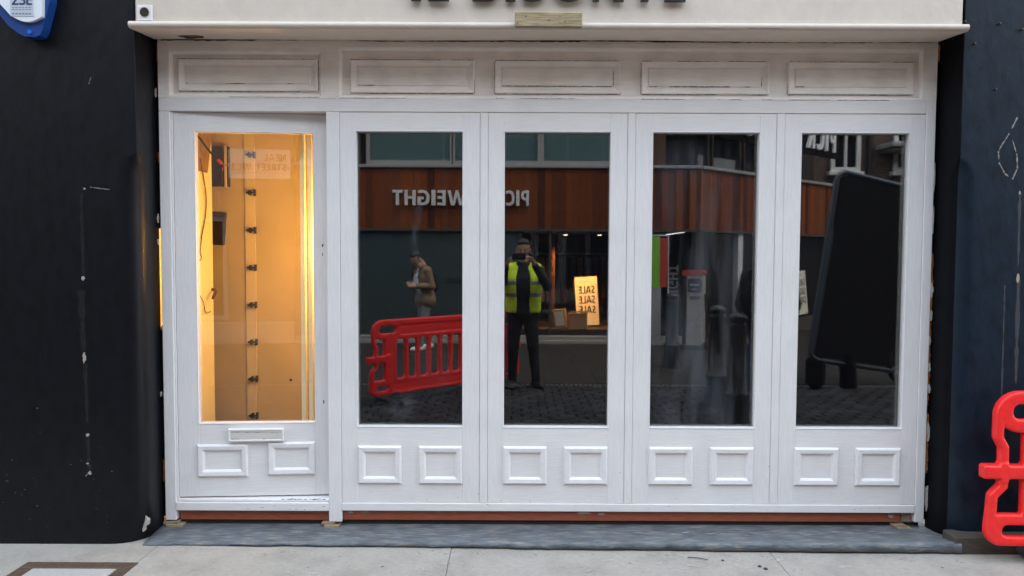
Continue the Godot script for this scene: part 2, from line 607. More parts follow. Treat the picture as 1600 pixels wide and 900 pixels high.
	mat("copper", Color(0.55, 0.25, 0.12), {"rough": 0.35, "metal": 0.9})
	mat("black_rubber", Color(0.018, 0.017, 0.016), {"rough": 0.6})
	mat("red_plastic", Color(0.60, 0.045, 0.02), {"rough": 0.4})
	mat("bulb", Color(1.0, 0.7, 0.35), {"glow": Color(1.0, 0.62, 0.22), "glow_energy": 1.2})
	# barrier plastic
	mat("barrier_red", Color(0.97, 0.024, 0.022), {"tex": noise_tex("plastic", 0.02, 0.90, 1.0, 77, 6, 512, false, 0.2, 0.55), "scale": Vector3(1.6, 1.6, 1.6), "world": false, "rough": 0.40})
	mat("barrier_foot", Color(0.045, 0.047, 0.05), {"tex": fine, "scale": Vector3(4, 4, 4), "world": false, "rough": 0.75})
	# far side
	for i in 6:
		var c: Color = [Color(0.27, 0.068, 0.017), Color(0.23, 0.060, 0.017), Color(0.17, 0.046, 0.014), Color(0.32, 0.092, 0.027), Color(0.11, 0.033, 0.012), Color(0.25, 0.080, 0.030)][i]
		mat("cedar_%d" % i, c, {"tex": grain, "scale": Vector3(7.0, 0.35, 7.0), "rough": 0.75, "spec": 0.25})
	mat("pale_trim", Color(0.36, 0.36, 0.34), {"tex": fine, "scale": Vector3(1, 1, 1), "rough": 0.5})
	mat("grey_metal", Color(0.20, 0.21, 0.205), {"rough": 0.4, "metal": 0.3})
	mat("letter_grey", Color(0.80, 0.81, 0.80), {"rough": 0.35})
	mat("letter_black", Color(0.012, 0.012, 0.014), {"rough": 0.35})
	mat("teal_blind", Color(0.11, 0.19, 0.195), {"tex": streak, "scale": Vector3(0.6, 0.3, 0.6), "rough": 0.3})
	mat("teal_panel", Color(0.050, 0.074, 0.080), {"tex": streak, "scale": Vector3(0.5, 0.3, 0.5), "rough": 0.25})
	mat("dark_room", Color(0.030, 0.022, 0.017), {"tex": coarse, "scale": Vector3(0.7, 0.7, 0.7), "rough": 0.7})
	mat("dark_glass", Color(0.008, 0.009, 0.010), {"rough": 0.05})
	mat("wing_glass", Color(0.014, 0.015, 0.016), {"rough": 0.25, "spec": 0.22})
	mat("shop_wood", Color(0.11, 0.042, 0.017), {"tex": grain, "scale": Vector3(4, 0.5, 4), "rough": 0.6})
	mat("stucco_grey", Color(0.16, 0.15, 0.14), {"tex": coarse, "scale": Vector3(0.5, 0.5, 0.5), "rough": 0.9})
	mat("brown_brick", Color(1, 1, 1), {"tex": brick_tex(), "scale": Vector3(0.5, 0.5, 0.5), "rough": 0.9})
	mat("sign_white", Color(0.66, 0.66, 0.64), {"rough": 0.35})
	mat("sale_board", Color(0.82, 0.76, 0.62), {"rough": 0.7})
	mat("card", Color(0.42, 0.27, 0.14), {"tex": fine, "scale": Vector3(3, 3, 3), "rough": 0.8})
	mat("pump_cream", Color(0.50, 0.48, 0.40), {"tex": coarse, "scale": Vector3(2, 2, 2), "rough": 0.5})
	mat("pump_red", Color(0.50, 0.05, 0.02), {"rough": 0.35})
	mat("green_print", Color(0.22, 0.55, 0.05), {"rough": 0.4})
	mat("red_print", Color(0.50, 0.07, 0.05), {"rough": 0.4})
	mat("banner_grey", Color(0.34, 0.35, 0.36), {"rough": 0.6})
	mat("frame_blue_grey", Color(0.065, 0.085, 0.10), {"rough": 0.35, "metal": 0.4})
	mat("panel_black", Color(0.004, 0.0035, 0.0038), {"rough": 0.7, "spec": 0.25})
	mat("alarm_white", Color(0.72, 0.77, 0.80), {"rough": 0.35})
	mat("alarm_blue", Color(0.012, 0.055, 0.24), {"rough": 0.3})
	mat("label_grey", Color(0.50, 0.55, 0.62), {"rough": 0.4})
	mat("label_ink", Color(0.03, 0.045, 0.14), {"rough": 0.5})
	# people
	mat("skin", Color(0.36, 0.20, 0.135), {"rough": 0.55})
	mat("pale_skin", Color(0.50, 0.31, 0.23), {"rough": 0.55})
	mat("hair_black", Color(0.010, 0.009, 0.008), {"rough": 0.5})
	mat("navy_cloth", Color(0.010, 0.012, 0.020), {"tex": fine, "scale": Vector3(5, 5, 5), "rough": 0.9})
	mat("black_cloth", Color(0.006, 0.006, 0.008), {"tex": fine, "scale": Vector3(5, 5, 5), "rough": 0.9})
	mat("jeans_blue", Color(0.045, 0.07, 0.13), {"tex": fine, "scale": Vector3(6, 6, 6), "rough": 0.9})
	mat("jeans_grey", Color(0.20, 0.22, 0.25), {"tex": fine, "scale": Vector3(6, 6, 6), "rough": 0.9})
	mat("brown_wool", Color(0.27, 0.185, 0.115), {"tex": fine, "scale": Vector3(6, 6, 6), "rough": 0.95})
	mat("white_cloth", Color(0.72, 0.72, 0.72), {"rough": 0.9})
	mat("hi_vis", Color(0.72, 0.98, 0.03), {"rough": 0.7})
	mat("reflective", Color(0.33, 0.37, 0.36), {"rough": 0.4, "metal": 0.3})
	mat("boot_black", Color(0.008, 0.008, 0.009), {"rough": 0.5})
	mat("trainer_white", Color(0.75, 0.75, 0.74), {"rough": 0.6})
	mat("eye_white", Color(0.7, 0.7, 0.68), {"rough": 0.2})
	mat("phone_black", Color(0.01, 0.01, 0.012), {"rough": 0.2})

func coarse_dirt() -> NoiseTexture2D:
	return noise_tex("dirt", 0.006, 0.965, 1.0, 15, 6, 512, false, 0.2, 0.6)

func brick_tex() -> ImageTexture:
	var im := Image.create(512, 512, false, Image.FORMAT_RGB8)
	var r := RandomNumberGenerator.new()
	r.seed = 5
	im.fill(lin(Color(0.12, 0.10, 0.085)))
	var h := 512 / 27.0
	for row in 27:
		for k in 10:
			var w := 51.2
			var x := int(k * w + (25.6 if row % 2 else 0.0))
			var t := r.randf_range(0.6, 1.25)
			var c := lin(Color(0.105 * t, 0.062 * t, 0.045 * t))
			im.fill_rect(Rect2i(x % 512, int(row * h) + 2, 47, int(h) - 3), c)
			if x % 512 > 465: im.fill_rect(Rect2i(0, int(row * h) + 2, x % 512 - 465, int(h) - 3), c)
	return ImageTexture.create_from_image(im)

# ---------------------------------------------------------------- ground
func build_ground() -> void:
	var s := start()
	flat(s)
	quad(s, Vector3(-160, GY - 0.08, 160), Vector3(160, GY - 0.08, 160), Vector3(160, GY - 0.08, -160), Vector3(-160, GY - 0.08, -160))
	part(self, "ground", s, mats.asphalt).set_meta("kind", "structure")
	# this side's pavement, its slabs
	var pav := setting("pavement")
	slab_field(pav, -5.2, 5.6, 0.10, [0.80, 0.62, 0.62], "slab_", 2.1, 3)
	var gum := start()
	var gr2 := RandomNumberGenerator.new()
	gr2.seed = 51
	for i in 90:
		var w := gr2.randf_range(0.002, 0.016) * gr2.randf_range(0.3, 1.0)
		plate(gum, blob(0, 0, w, w * 0.8, 1200 + i, 9), 0.0, 0.0006, Transform3D(Basis(Vector3.RIGHT, -PI / 2), Vector3(gr2.randf_range(-2.6, 2.7), GY + 0.0025, gr2.randf_range(0.30, 0.95))))
	part(pav, "gum_stains", gum, faint("gum", Color(0.10, 0.095, 0.085), 0.22)).set_meta("kind", "stuff")
	var pale := start()
	for i in 60:
		var w := gr2.randf_range(0.004, 0.05)
		plate(pale, blob(0, 0, w, w * 0.25, 1300 + i, 9), 0.0, 0.0006, Transform3D(Basis(Vector3.RIGHT, -PI / 2).rotated(Vector3.UP, gr2.randf_range(-0.5, 0.5)), Vector3(gr2.randf_range(-2.6, 2.7), GY + 0.0032, gr2.randf_range(0.30, 0.95))))
	part(pav, "plaster_smears", pale, faint("plaster_smear", Color(0.62, 0.60, 0.56), 0.16)).set_meta("kind", "stuff")
	# the carriageway of granite setts between the two pavements
	var road := setting("road")
	var bed := start()
	box(bed, Vector3(-30, GY - 0.079, 2.2), Vector3(30, GY - 0.035, 4.66), 0.0)
	part(road, "bedding", bed, mats.mortar)
	var spots := []
	var r := RandomNumberGenerator.new()
	r.seed = 11
	var row := 0
	var z := 2.27
	while z < 4.60:
		var x := -8.0 + (0.09 if row % 2 else 0.0)
		while x < 10.0:
			spots.append([Vector3(x + r.randf_range(-0.004, 0.004), GY - 0.035 + r.randf_range(-0.003, 0.003), z), r.randi_range(0, 5), [0, 0, 0, 1, 1, 2, 3][r.randi_range(0, 6)], r.randf_range(-0.03, 0.03)])
			x += 0.186
		z += 0.122
		row += 1
	var far := {}
	# the setts whose mirror image the panes show largest are pieces of their own
	spots.sort_custom(func(a, b): return sett_rank(a[0]) < sett_rank(b[0]))
	for i in spots.size():
		var q = spots[i]
		var xf := Transform3D(Basis(Vector3.UP, q[3]), q[0])
		if i < 296: piece(road, "sett", rough_block(Vector3(0.176, 0.07, 0.112), 0.012, q[1], 0.008), mats["sett_%d" % q[2]], xf)
		else:
			var key := "%d" % q[2]
			if not far.has(key): far[key] = start()
			far[key].append_from(rough_block(Vector3(0.176, 0.07, 0.112), 0.012, q[1], 0.008), 0, xf)
	for key in far:
		var o := MeshInstance3D.new()
		o.mesh = far[key].commit(); o.material_override = mats["sett_" + key]
		put(road, o, "setts")
		o.set_meta("kind", "stuff")
	# the other pavement, up to the far shops
	var pav2 := setting("far_pavement")
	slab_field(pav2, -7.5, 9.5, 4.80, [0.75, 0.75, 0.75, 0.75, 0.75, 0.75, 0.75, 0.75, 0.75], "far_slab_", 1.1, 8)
	# drain channel with its grating along the far edge of the setts
	var dr := thing("drain_channel", "long dark iron drain channel between the setts and the far pavement", "drain")
	var c := start()
	box(c, Vector3(-8, GY - 0.07, 4.665), Vector3(10, GY - 0.012, 4.79), 0.004)
	part(dr, "channel", c, mats.cast_iron)
	var gr := start()
	for i in 150: box(gr, Vector3(-3.0 + i * 0.06, GY - 0.014, 4.68), Vector3(-2.975 + i * 0.06, GY - 0.003, 4.775), 0.0)
	part(dr, "grating_bars", gr, mats.grey_metal).set_meta("kind", "stuff")

func sett_rank(p: Vector3) -> float:
	return (p.z - 2.2) * 1.3 + absf(p.x - 0.3 - (p.z - 3.0) * 0.1) * 0.9

func slab_field(par: Node3D, x0: float, x1: float, z0: float, rows: Array, kind: String, w: float, sd: int) -> void:
	var r := RandomNumberGenerator.new()
	r.seed = sd
	var depth := 0.0
	for d in rows: depth += d
	var bed := start()
	box(bed, Vector3(x0 - 20, GY - 0.079, z0), Vector3(x1 + 20, GY - 0.012, z0 + depth), 0.0)
	part(par, "bedding", bed, mats.mortar if kind == "far_slab_" else mats.plaster)
	var z := z0
	for d in rows:
		var x := x0 - r.randf_range(0.0, w)
		while x < x1:
			var ww: float = w * r.randf_range(0.75, 1.25)
			var s := start()
			box(s, Vector3(-ww / 2 + 0.0012, -0.035, -d / 2 + 0.0012), Vector3(ww / 2 - 0.0012, 0.0, d / 2 - 0.0012), 0.0025)
			var o := part(par, "paving_slab", s, mats[kind + str(r.randi_range(0, 3))])
			o.position = Vector3(x + ww / 2, GY + r.randf_range(-0.002, 0.002), z + d / 2)
			o.rotation = Vector3(r.randf_range(-0.002, 0.002), 0, r.randf_range(-0.002, 0.002))
			x += ww
		z += d

# ---------------------------------------------------------------- the two black piers that hold the shop front
func pier(called: String, label: String, xe: float, side: float, zf: float, y_stop: float) -> Node3D:
	# xe: edge beside the shop front; side -1: the wall lies to smaller x
	var t := thing(called, label, "wall")
	var s := start()
	s.set_smooth_group(0)
	var rv := start()
	rv.set_smooth_group(0)
	var ys := [GY - 0.03, 0.0, 0.03, 0.07, 0.11, 0.16, 0.3, 0.6, 0.9, 1.2, 1.5, 1.75, y_stop - 0.09, y_stop - 0.05, y_stop - 0.02, y_stop, y_stop + 0.004, 2.3, 2.6, 3.0, 3.6]
	var prev := []
	for y in ys:
		var rad := 0.085
		if y > y_stop: rad = 0.006
		elif y > y_stop - 0.09: rad = maxf(0.006, 0.085 * sqrt(maxf(0.0, (y_stop - y) / 0.09)))
		elif y < 0.16: rad = 0.085 + 0.10 * pow((0.16 - y) / 0.20, 2.0)
		var ring := []
		ring.append(Vector3(xe + side * 4.5, y, zf))
		for k in 12: ring.append(Vector3(xe + side * (rad + (4.4 - rad) * pow(1.0 - k / 11.0, 2.0)), y, zf))
		for k in range(1, 9):
			var a := PI / 2 * k / 8.0
			ring.append(Vector3(xe + side * rad * (1 - sin(a)), y, zf - rad * (1 - cos(a))))
		for k in range(1, 5): ring.append(Vector3(xe, y, lerpf(zf - rad, 0.0, k / 4.0)))
		if prev:
			for k in ring.size() - 1:
				var m: Vector3 = (ring[k] + ring[k + 1]) / 2 + Vector3(side * 0.5, 0, -0.5)
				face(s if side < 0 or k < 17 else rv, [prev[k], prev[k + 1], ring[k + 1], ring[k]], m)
		prev = ring
	part(t, "render", s, mats.black_wall if side < 0 else mats.blue_wall)
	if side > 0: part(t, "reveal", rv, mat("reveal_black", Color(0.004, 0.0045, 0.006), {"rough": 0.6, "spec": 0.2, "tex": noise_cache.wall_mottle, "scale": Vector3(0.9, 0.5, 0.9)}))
	var bk := start()
	box(bk, Vector3(minf(xe + side * 0.122, xe + side * 4.5), GY - 0.03, -0.26), Vector3(maxf(xe + side * 0.122, xe + side * 4.5), 3.6, -0.004), 0.0)
	part(t, "masonry", bk, mats.plaster)
	return t

func flake(par: Node3D, called: String, m: Material, cx: float, cy: float, rx: float, ry: float, z: float, sd: int, thick := 0.0015) -> void:
	var s := start()
	plate(s, blob(cx, cy, rx, ry, sd), z, z + thick)
	part(par, called, s, m)

func faint(key: String, c: Color, alpha: float) -> StandardMaterial3D:
	if mats.has(key): return mats[key]
	var m := mat(key, c, {"rough": 0.8})
	m.transparency = BaseMaterial3D.TRANSPARENCY_ALPHA
	m.albedo_color.a = alpha
	return m

func build_piers() -> void:
	var zf := 0.226
	var L := pier("painted_wall", "black painted rendered wall left of the shop door, with pale drips and old fixing holes", -2.02, -1.0, zf, 2.09)
	var R := pier("painted_wall", "blue black painted wall to the right of the folding windows, with scratched outline", 2.398, 1.0, zf, 2.08)
	var pale := mat("pale_chip", Color(0.36, 0.31, 0.25), {"rough": 0.9})
	var drip := faint("drip", Color(0.45, 0.43, 0.40), 0.022)
	var drip2 := faint("drip_strong", Color(0.50, 0.45, 0.40), 0.10)
	for q in [[-2.324, 1.420, 0.011, 0.013, 4], [-2.327, 0.985, 0.011, 0.030, 5], [-2.319, 0.562, 0.010, 0.010, 6], [-2.322, 0.405, 0.008, 0.005, 8], [-2.312, 0.352, 0.010, 0.012, 9], [-2.306, 1.901, 0.006, 0.006, 10]]:
		flake(L, "fixing_hole", pale, q[0], q[1], q[2], q[3], zf + 0.0004, q[4])
	for q in [[-2.325, 1.88, 1.42, 0.024, 1], [-2.323, 0.95, 0.62, 0.030, 2], [-2.318, 0.55, 0.35, 0.030, 3], [-2.335, 1.35, 1.0, 0.045, 7]]:
		var s := start()
		ragged(s, Vector3(q[0], q[1], zf + 0.0008), Vector3(q[0] + 0.004, q[2], zf + 0.0008), q[3], q[4], 0.0, 0.03)
		part(L, "drip_mark", s, drip)
	var sc := start()
	ragged(sc, Vector3(-2.275, 1.910, zf + 0.0009), Vector3(-2.165, 1.895, zf + 0.0009), 0.008, 20)
	ragged(sc, Vector3(-2.335, 0.335, zf + 0.0009), Vector3(-2.30, 0.37, zf + 0.0009), 0.008, 22)
	ragged(sc, Vector3(-2.27, 2.46, zf + 0.0009), Vector3(-2.255, 2.50, zf + 0.0009), 0.006, 23)
	part(L, "scratch", sc, faint("scratch_pale", Color(0.5, 0.48, 0.45), 0.28)).set_meta("kind", "stuff")
	# small scuffs low down
	var r := RandomNumberGenerator.new()
	r.seed = 31
	var sf := start()
	for i in 55:
		var x := -2.95 + r.randf() * 0.78
		var y := r.randf_range(0.02, 1.0) * r.randf_range(0.3, 1.0)
		plate(sf, blob(x, y, r.randf_range(0.001, 0.007), r.randf_range(0.001, 0.004), 100 + i, 7), zf + 0.0003, zf + 0.0011)
	part(L, "scuff_marks", sf, faint("scuff", Color(0.4, 0.38, 0.36), 0.09)).set_meta("kind", "stuff")
	# paint broken away at the foot of the reveal
	flake(L, "plaster_patch", mats.plaster, -2.046, 0.070, 0.024, 0.060, zf - 0.075, 41, 0.03)
	# right wall: scratched outline, drips, nail stubs
	var g := start()
	var outline := [Vector2(2.695, 2.30), Vector2(2.655, 2.215), Vector2(2.615, 2.15), Vector2(2.600, 2.12), Vector2(2.605, 2.06), Vector2(2.640, 2.00), Vector2(2.680, 1.972), Vector2(2.705, 2.03), Vector2(2.700, 2.10), Vector2(2.672, 2.185)]
	for i in outline.size() - 1:
		ragged(g, Vector3(outline[i].x, outline[i].y, zf + 0.0009), Vector3(outline[i + 1].x, outline[i + 1].y, zf + 0.0009), 0.010, 50 + i, 0.6)
	part(R, "scratch", g, faint("scratch_tan", Color(0.5, 0.45, 0.40), 0.55)).set_meta("kind", "stuff")
	flake(R, "fixing_hole", pale, 2.728, 1.44, 0.010, 0.030, zf + 0.0004, 61)
	flake(R, "fixing_hole", pale, 2.722, 1.90, 0.006, 0.012, zf + 0.0004, 62)
	for q in [[2.722, 1.90, 1.50, 0.022, 63], [2.732, 1.43, 0.86, 0.030, 64], [2.66, 1.4, 0.3, 0.012, 65]]:
		var s := start()
		ragged(s, Vector3(q[0], q[1], zf + 0.0008), Vector3(q[0] + 0.006, q[2], zf + 0.0008), q[3], q[4], 0.0, 0.03)
		part(R, "drip_mark", s, drip2)
	for q in [[2.385, 2.80], [2.57, 2.79], [2.56, 2.445], [2.44, 2.685], [2.69, 2.76]]:
		var s := start()
		tube(s, [Vector3(q[0], q[1], zf - 0.01), Vector3(q[0] + 0.012, q[1] + 0.004, zf + 0.012)], 0.006, 7)
		part(R, "nail", s, mats.black_metal)
	var seam := start()
	ragged(seam, Vector3(2.42, 2.668, zf + 0.001), Vector3(2.9, 2.672, zf + 0.001), 0.010, 70, 0.0, 0.04)
	part(R, "paint_ridge", seam, mats.blue_wall)
	for q in [[2.388, 1.36, 0.010, 0.050], [2.390, 1.22, 0.007, 0.035], [2.387, 1.08, 0.006, 0.030], [2.390, 0.92, 0.007, 0.03], [2.392, 0.80, 0.008, 0.03], [2.395, 0.55, 0.008, 0.07], [2.400, 0.16, 0.016, 0.085], [2.385, 1.75, 0.004, 0.09], [2.386, 2.0, 0.003, 0.08]]:
		flake(R, "plaster_flake", mats.plaster, q[0] - 0.004, q[1], q[2], q[3], 0.012, int(q[1] * 100), 0.012)
	for q in [[-2.018, 1.75, 0.004, 0.03], [-2.020, 1.62, 0.004, 0.02], [-2.018, 0.75, 0.004, 0.02], [-2.019, 2.46, 0.004, 0.03]]:
		flake(L, "plaster_flake", mats.plaster, q[0] + 0.003, q[1], q[2], q[3], 0.012, int(q[1] * 100), 0.012)

# the storeys above the sign: brick, with sash windows, above the picture
func build_upper_wall() -> void:
	var t := thing("brick_facade", "dark brick upper storeys above the cream shop sign", "building")
	var s := start()
	box(s, Vector3(-8, 3.6, -0.26), Vector3(8, 7.6, 0.22), 0.0)
	part(t, "wall", s, mats.brown_brick)
	var b := start()
	box(b, Vector3(-2.138, 2.78, -0.255), Vector3(2.515, 3.5995, 0.05), 0.0)
	part(t, "lintel", b, mats.plaster)
	for x in [-1.6, 0.3, 2.2]:
		var w := start()
		box(w, Vector3(x - 0.5, 4.3, 0.221), Vector3(x + 0.5, 6.1, 0.235), 0.0)
		var win := part(t, "window", w, mats.dark_glass)
		var f := start()
		moulding(f, x - 0.56, 4.24, x + 0.56, 6.16, 0.221, [[0, 0], [0, 0.05], [0.06, 0.05], [0.06, 0.016]])
		box(f, Vector3(x - 0.5, 5.18, 0.236), Vector3(x + 0.5, 5.24, 0.26), 0.004)
		part(win, "frame", f, mats.paint_edge)
	for q in [[-46.0, -6.53, -1.0], [6.90, 46.0, 1.0]]:
		var nb := thing("terrace_house", "plain brick houses farther along this side, %s the black walls" % ("left of" if q[2] < 0 else "right of"), "building")
		var ns := start()
		box(ns, Vector3(q[0], GY - 0.03, -0.3), Vector3(q[1], 3.5995, 0.2), 0.0)
		part(nb, "ground_storey", ns, mats.brown_brick)
		var ns2 := start()
		box(ns2, Vector3(q[0], 3.6, -0.3), Vector3(minf(q[1], -8.005) if q[2] < 0 else q[1], 8.2, 0.2) if q[2] < 0 else Vector3(q[1], 8.2, 0.2), 0.0) if q[2] < 0 else box(ns2, Vector3(8.005, 3.6, -0.3), Vector3(q[1], 8.2, 0.2), 0.0)
		part(nb, "upper_storey", ns2, mats.brown_brick)
	var c := start()
	box(c, Vector3(-8.0, 7.6, -0.3), Vector3(8.0, 7.75, 0.32), 0.02)
	part(t, "parapet", c, mats.pale_trim)

# ---------------------------------------------------------------- the lit passage behind the glazed door
func build_corridor() -> void:
	var room := setting("passage")
	var ym: Material = mats.yellow_wall
	for w in [["side_wall", Vector3(-2.14, -0.05, -0.853), Vector3(-2.072, 2.75, -0.010)], ["recess_wall", Vector3(-2.90, -0.05, -0.92), Vector3(-2.141, 2.75, -0.853)], ["back_wall", Vector3(-2.90, -0.05, -1.32), Vector3(-0.90, 2.75, -1.2)], ["recess_end_wall", Vector3(-2.98, -0.05, -1.32), Vector3(-2.901, 2.75, -0.853)], ["partition_wall", Vector3(-0.97, -0.05, -1.199), Vector3(-0.90, 2.75, -0.062)], ["ceiling", Vector3(-2.98, 2.751, -1.32), Vector3(-0.90, 2.80, -0.062)], ["floor", Vector3(-2.98, -0.09, -1.32), Vector3(-0.90, -0.051, -0.062)]]:
		var s := start()
		box(s, w[1], w[2], 0.0)
		part(room, w[0], s, mats.dark_room if w[0] == "floor" else (mats.tan_wall if w[0] in ["back_wall", "recess_wall", "recess_end_wall"] else ym))
	# timber studs just behind the lock side of the door
	for q in [[-1.262, -1.234, -0.16], [-1.205, -1.180, -0.115]]:
		var st := thing("timber_stud", "pale timber stud, the %s of two, lit behind the door glass" % ("broader" if q[2] < -0.13 else "slimmer"), "stud", "studs behind the door")
		var s := start()
		box(s, Vector3(q[0], -0.05, q[2] - 0.03), Vector3(q[1], 2.75, q[2]), 0.002)
		part(st, "upright", s, ym)
	# a slotted strip with eight sprung clips
	var rail := thing("clip_rail", "pale upright strip on the passage wall carrying eight dark metal clips", "rail")
	var rs := start()
	box(rs, Vector3(-1.972, -0.05, -1.1995), Vector3(-1.896, 2.70, -1.186), 0.002)
	part(rail, "strip", rs, mat("strip_paint", Color(0.60, 0.54, 0.43), {"rough": 0.7}))
	for i in 8:
		var y := 2.278 - 0.2744 * i
		var c := start()
		box(c, Vector3(-1.899, y - 0.024, -1.187), Vector3(-1.886, y + 0.024, -1.160), 0.002)
		tube(c, [Vector3(-1.893, y, -1.17), Vector3(-1.925, y, -1.165)], 0.006, 8)
		for q in [[-1.930, 0.0, 0.012], [-1.926, 0.012, 0.008], [-1.926, -0.012, 0.008], [-1.944, 0.0, 0.008]]:
			tube(c, [Vector3(q[0], y + q[1], -1.186), Vector3(q[0], y + q[1], -1.155)], q[2], 8)
		part(rail, "clip", c, mats.black_metal)
	# dark boards fixed to the wall
	var b1 := thing("wall_cabinet", "dark brown cabinet with pale hinged edge, high on the passage wall", "cabinet")
	var s1 := start()
	box(s1, Vector3(-2.36, 2.048, -1.1995), Vector3(-2.115, 2.337, -1.15), 0.004)
	part(b1, "box", s1, mats.dark_panel)
	var s1b := start()
	box(s1b, Vector3(-2.110, 2.04, -1.1995), Vector3(-2.092, 2.345, -1.16), 0.003)
	part(b1, "edge_strip", s1b, mats.strip_paint)
	var s1c := start()
	box(s1c, Vector3(-2.090, 2.045, -1.1995), Vector3(-2.078, 2.34, -1.165), 0.003)
	part(b1, "hinge", s1c, mats.black_metal)
	var b2 := thing("tilted_board", "small dark board hanging askew below the brown cabinet", "board")
	var s2 := start()
	plate(s2, PackedVector2Array([Vector2(-2.36, 1.632), Vector2(-2.128, 1.618), Vector2(-2.108, 1.858), Vector2(-2.36, 1.872)]), -1.1995, -1.17)
	part(b2, "panel", s2, mats.dark_panel)
	# slanted shadow at the head of the side wall, put in as a tan sheet
	var b3 := thing("shadow_sheet", "added tan sheet drawn as the slanted shadow at the top of the bright side wall", "board")
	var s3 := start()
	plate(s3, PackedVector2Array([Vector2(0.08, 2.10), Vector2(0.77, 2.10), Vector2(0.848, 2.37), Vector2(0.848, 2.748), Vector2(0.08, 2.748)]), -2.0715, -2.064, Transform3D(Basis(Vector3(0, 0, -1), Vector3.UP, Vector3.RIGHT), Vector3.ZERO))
	part(b3, "panel", s3, mat("shadow_tan", Color(0.32, 0.20, 0.09), {"tex": noise_cache.grain, "scale": Vector3(3, 0.6, 3), "rough": 0.7}))
	# cable with a red connector and bare copper ends
	var cb := thing("power_cable", "thick black cable with a red connector and bare copper ends behind the door glass", "cable")
	var ct := start()
	tube(ct, [Vector3(-1.98, 2.30, -0.40), Vector3(-1.93, 2.265, -0.35), Vector3(-1.875, 2.205, -0.31), Vector3(-1.84, 2.165, -0.30), Vector3(-1.80, 2.125, -0.30)], 0.0065, 8)
	part(cb, "sheath", ct, mats.black_rubber)
	var cr := start()
	tube(cr, [Vector3(-1.802, 2.127, -0.30), Vector3(-1.778, 2.107, -0.30)], 0.0095, 8)
	part(cb, "connector", cr, mats.red_plastic)
	var cc := start()
	for q in [[Vector3(-1.755, 2.097, -0.30), Vector3(-1.738, 2.098, -0.29), Vector3(-1.728, 2.106, -0.29)], [Vector3(-1.757, 2.088, -0.30), Vector3(-1.768, 2.076, -0.29), Vector3(-1.769, 2.06, -0.29)], [Vector3(-1.75, 2.095, -0.30), Vector3(-1.742, 2.09, -0.295), Vector3(-1.733, 2.089, -0.295)]]:
		tube(cc, [Vector3(-1.779, 2.108, -0.30)] + q, 0.0024, 6)
	part(cb, "copper_end", cc, mats.copper)
	var wr := thing("loose_wire", "thin brown wire hanging in curves down the bright side wall", "wire")
	var wt := start()
	var pts := []
	var way := Curve3D.new()
	for q in [[2.185, -0.65], [2.063, -0.70], [1.937, -0.735], [1.807, -0.72], [1.676, -0.66], [1.57, -0.63], [1.525, -0.645], [1.486, -0.57]]: way.add_point(Vector3(-2.062, q[0], q[1]), Vector3(0, 0.04, 0), Vector3(0, -0.04, 0))
	for i in 40: pts.append(way.sample_baked(way.get_baked_length() * i / 39.0, true))
	tube(wt, pts, 0.0040, 6)
	part(wr, "strand", wt, mats.rust)
	var wr2 := thing("loose_wire", "short curl of brown wire on the side wall below the brass hook", "wire")
	var wt2 := start()
	pts = []
	way = Curve3D.new()
	for q in [[1.31, -0.58], [1.23, -0.67], [1.175, -0.69], [1.155, -0.72], [1.162, -0.78]]: way.add_point(Vector3(-2.062, q[0], q[1]), Vector3(0, 0.025, 0), Vector3(0, -0.025, 0))
	for i in 20: pts.append(way.sample_baked(way.get_baked_length() * i / 19.0, true))
	tube(wt2, pts, 0.0030, 6)
	part(wr2, "strand", wt2, mats.rust)
	var hk := thing("wall_hook", "dark brass hook on the far edge of the bright side wall", "hook")
	var hs := start()
	tube(hs, [Vector3(-2.074, 1.310, -0.83), Vector3(-2.045, 1.310, -0.82), Vector3(-2.015, 1.300, -0.76), Vector3(-2.020, 1.265, -0.73), Vector3(-2.025, 1.25, -0.73)], 0.010, 8)
	part(hk, "arm", hs, mats.rust)
	for q in [[-1.555, 1.94, "in the pale wall, level with the tilted board", 0.008], [-1.648, 0.62, "in the pale wall near its foot", 0.009]]:
		var h := thing("screw_head", "small dark screw " + q[2], "screw")
		var s := start()
		tube(s, [Vector3(q[0], q[1], -1.202), Vector3(q[0], q[1], -1.192)], q[3], 8)
		part(h, "head", s, mats.black_metal)
	# the work lamp, out of sight behind the post beside the door
	var lamp := thing("work_lamp", "small warm work lamp hung inside behind the door post", "lamp")
	var at := Vector3(-1.075, 1.62, -0.34)
	var bs := start()
	lathe(bs, [Vector2(0.0, 0.06), Vector2(0.03, 0.045), Vector2(0.04, 0.0), Vector2(0.03, -0.04), Vector2(0.0, -0.055)], at, 14)
	part(lamp, "bulb", bs, mats.bulb)
	var hd := start()
	tube(hd, [at + Vector3(0, 0.055, 0), at + Vector3(0, 0.13, 0)], 0.02, 10)
	tube(hd, [at + Vector3(0, 0.13, 0), at + Vector3(0.02, 0.6, 0), at + Vector3(0.0, 1.13, 0)], 0.004, 6)
	part(lamp, "holder", hd, mats.black_rubber)
	var ol := OmniLight3D.new()
	ol.name = "bulb_light"
	ol.position = at
	ol.light_color = Color(1.0, 0.715, 0.35)
	ol.light_energy = 0.135
	ol.light_size = 0.05
	ol.omni_range = 12.0; ol.omni_attenuation = 2.0
	ol.shadow_enabled = true
	lamp.add_child(ol)

# ---------------------------------------------------------------- the joinery
func rail_part(par: Node3D, called: String, x0: float, x1: float, y0: float, y1: float, zb: float, zf: float, m: Material, bev := 0.003) -> void:
	var s := start()
	box(s, Vector3(x0, y0, zb), Vector3(x1, y1, zf), bev)
	part(par, called, s, m)

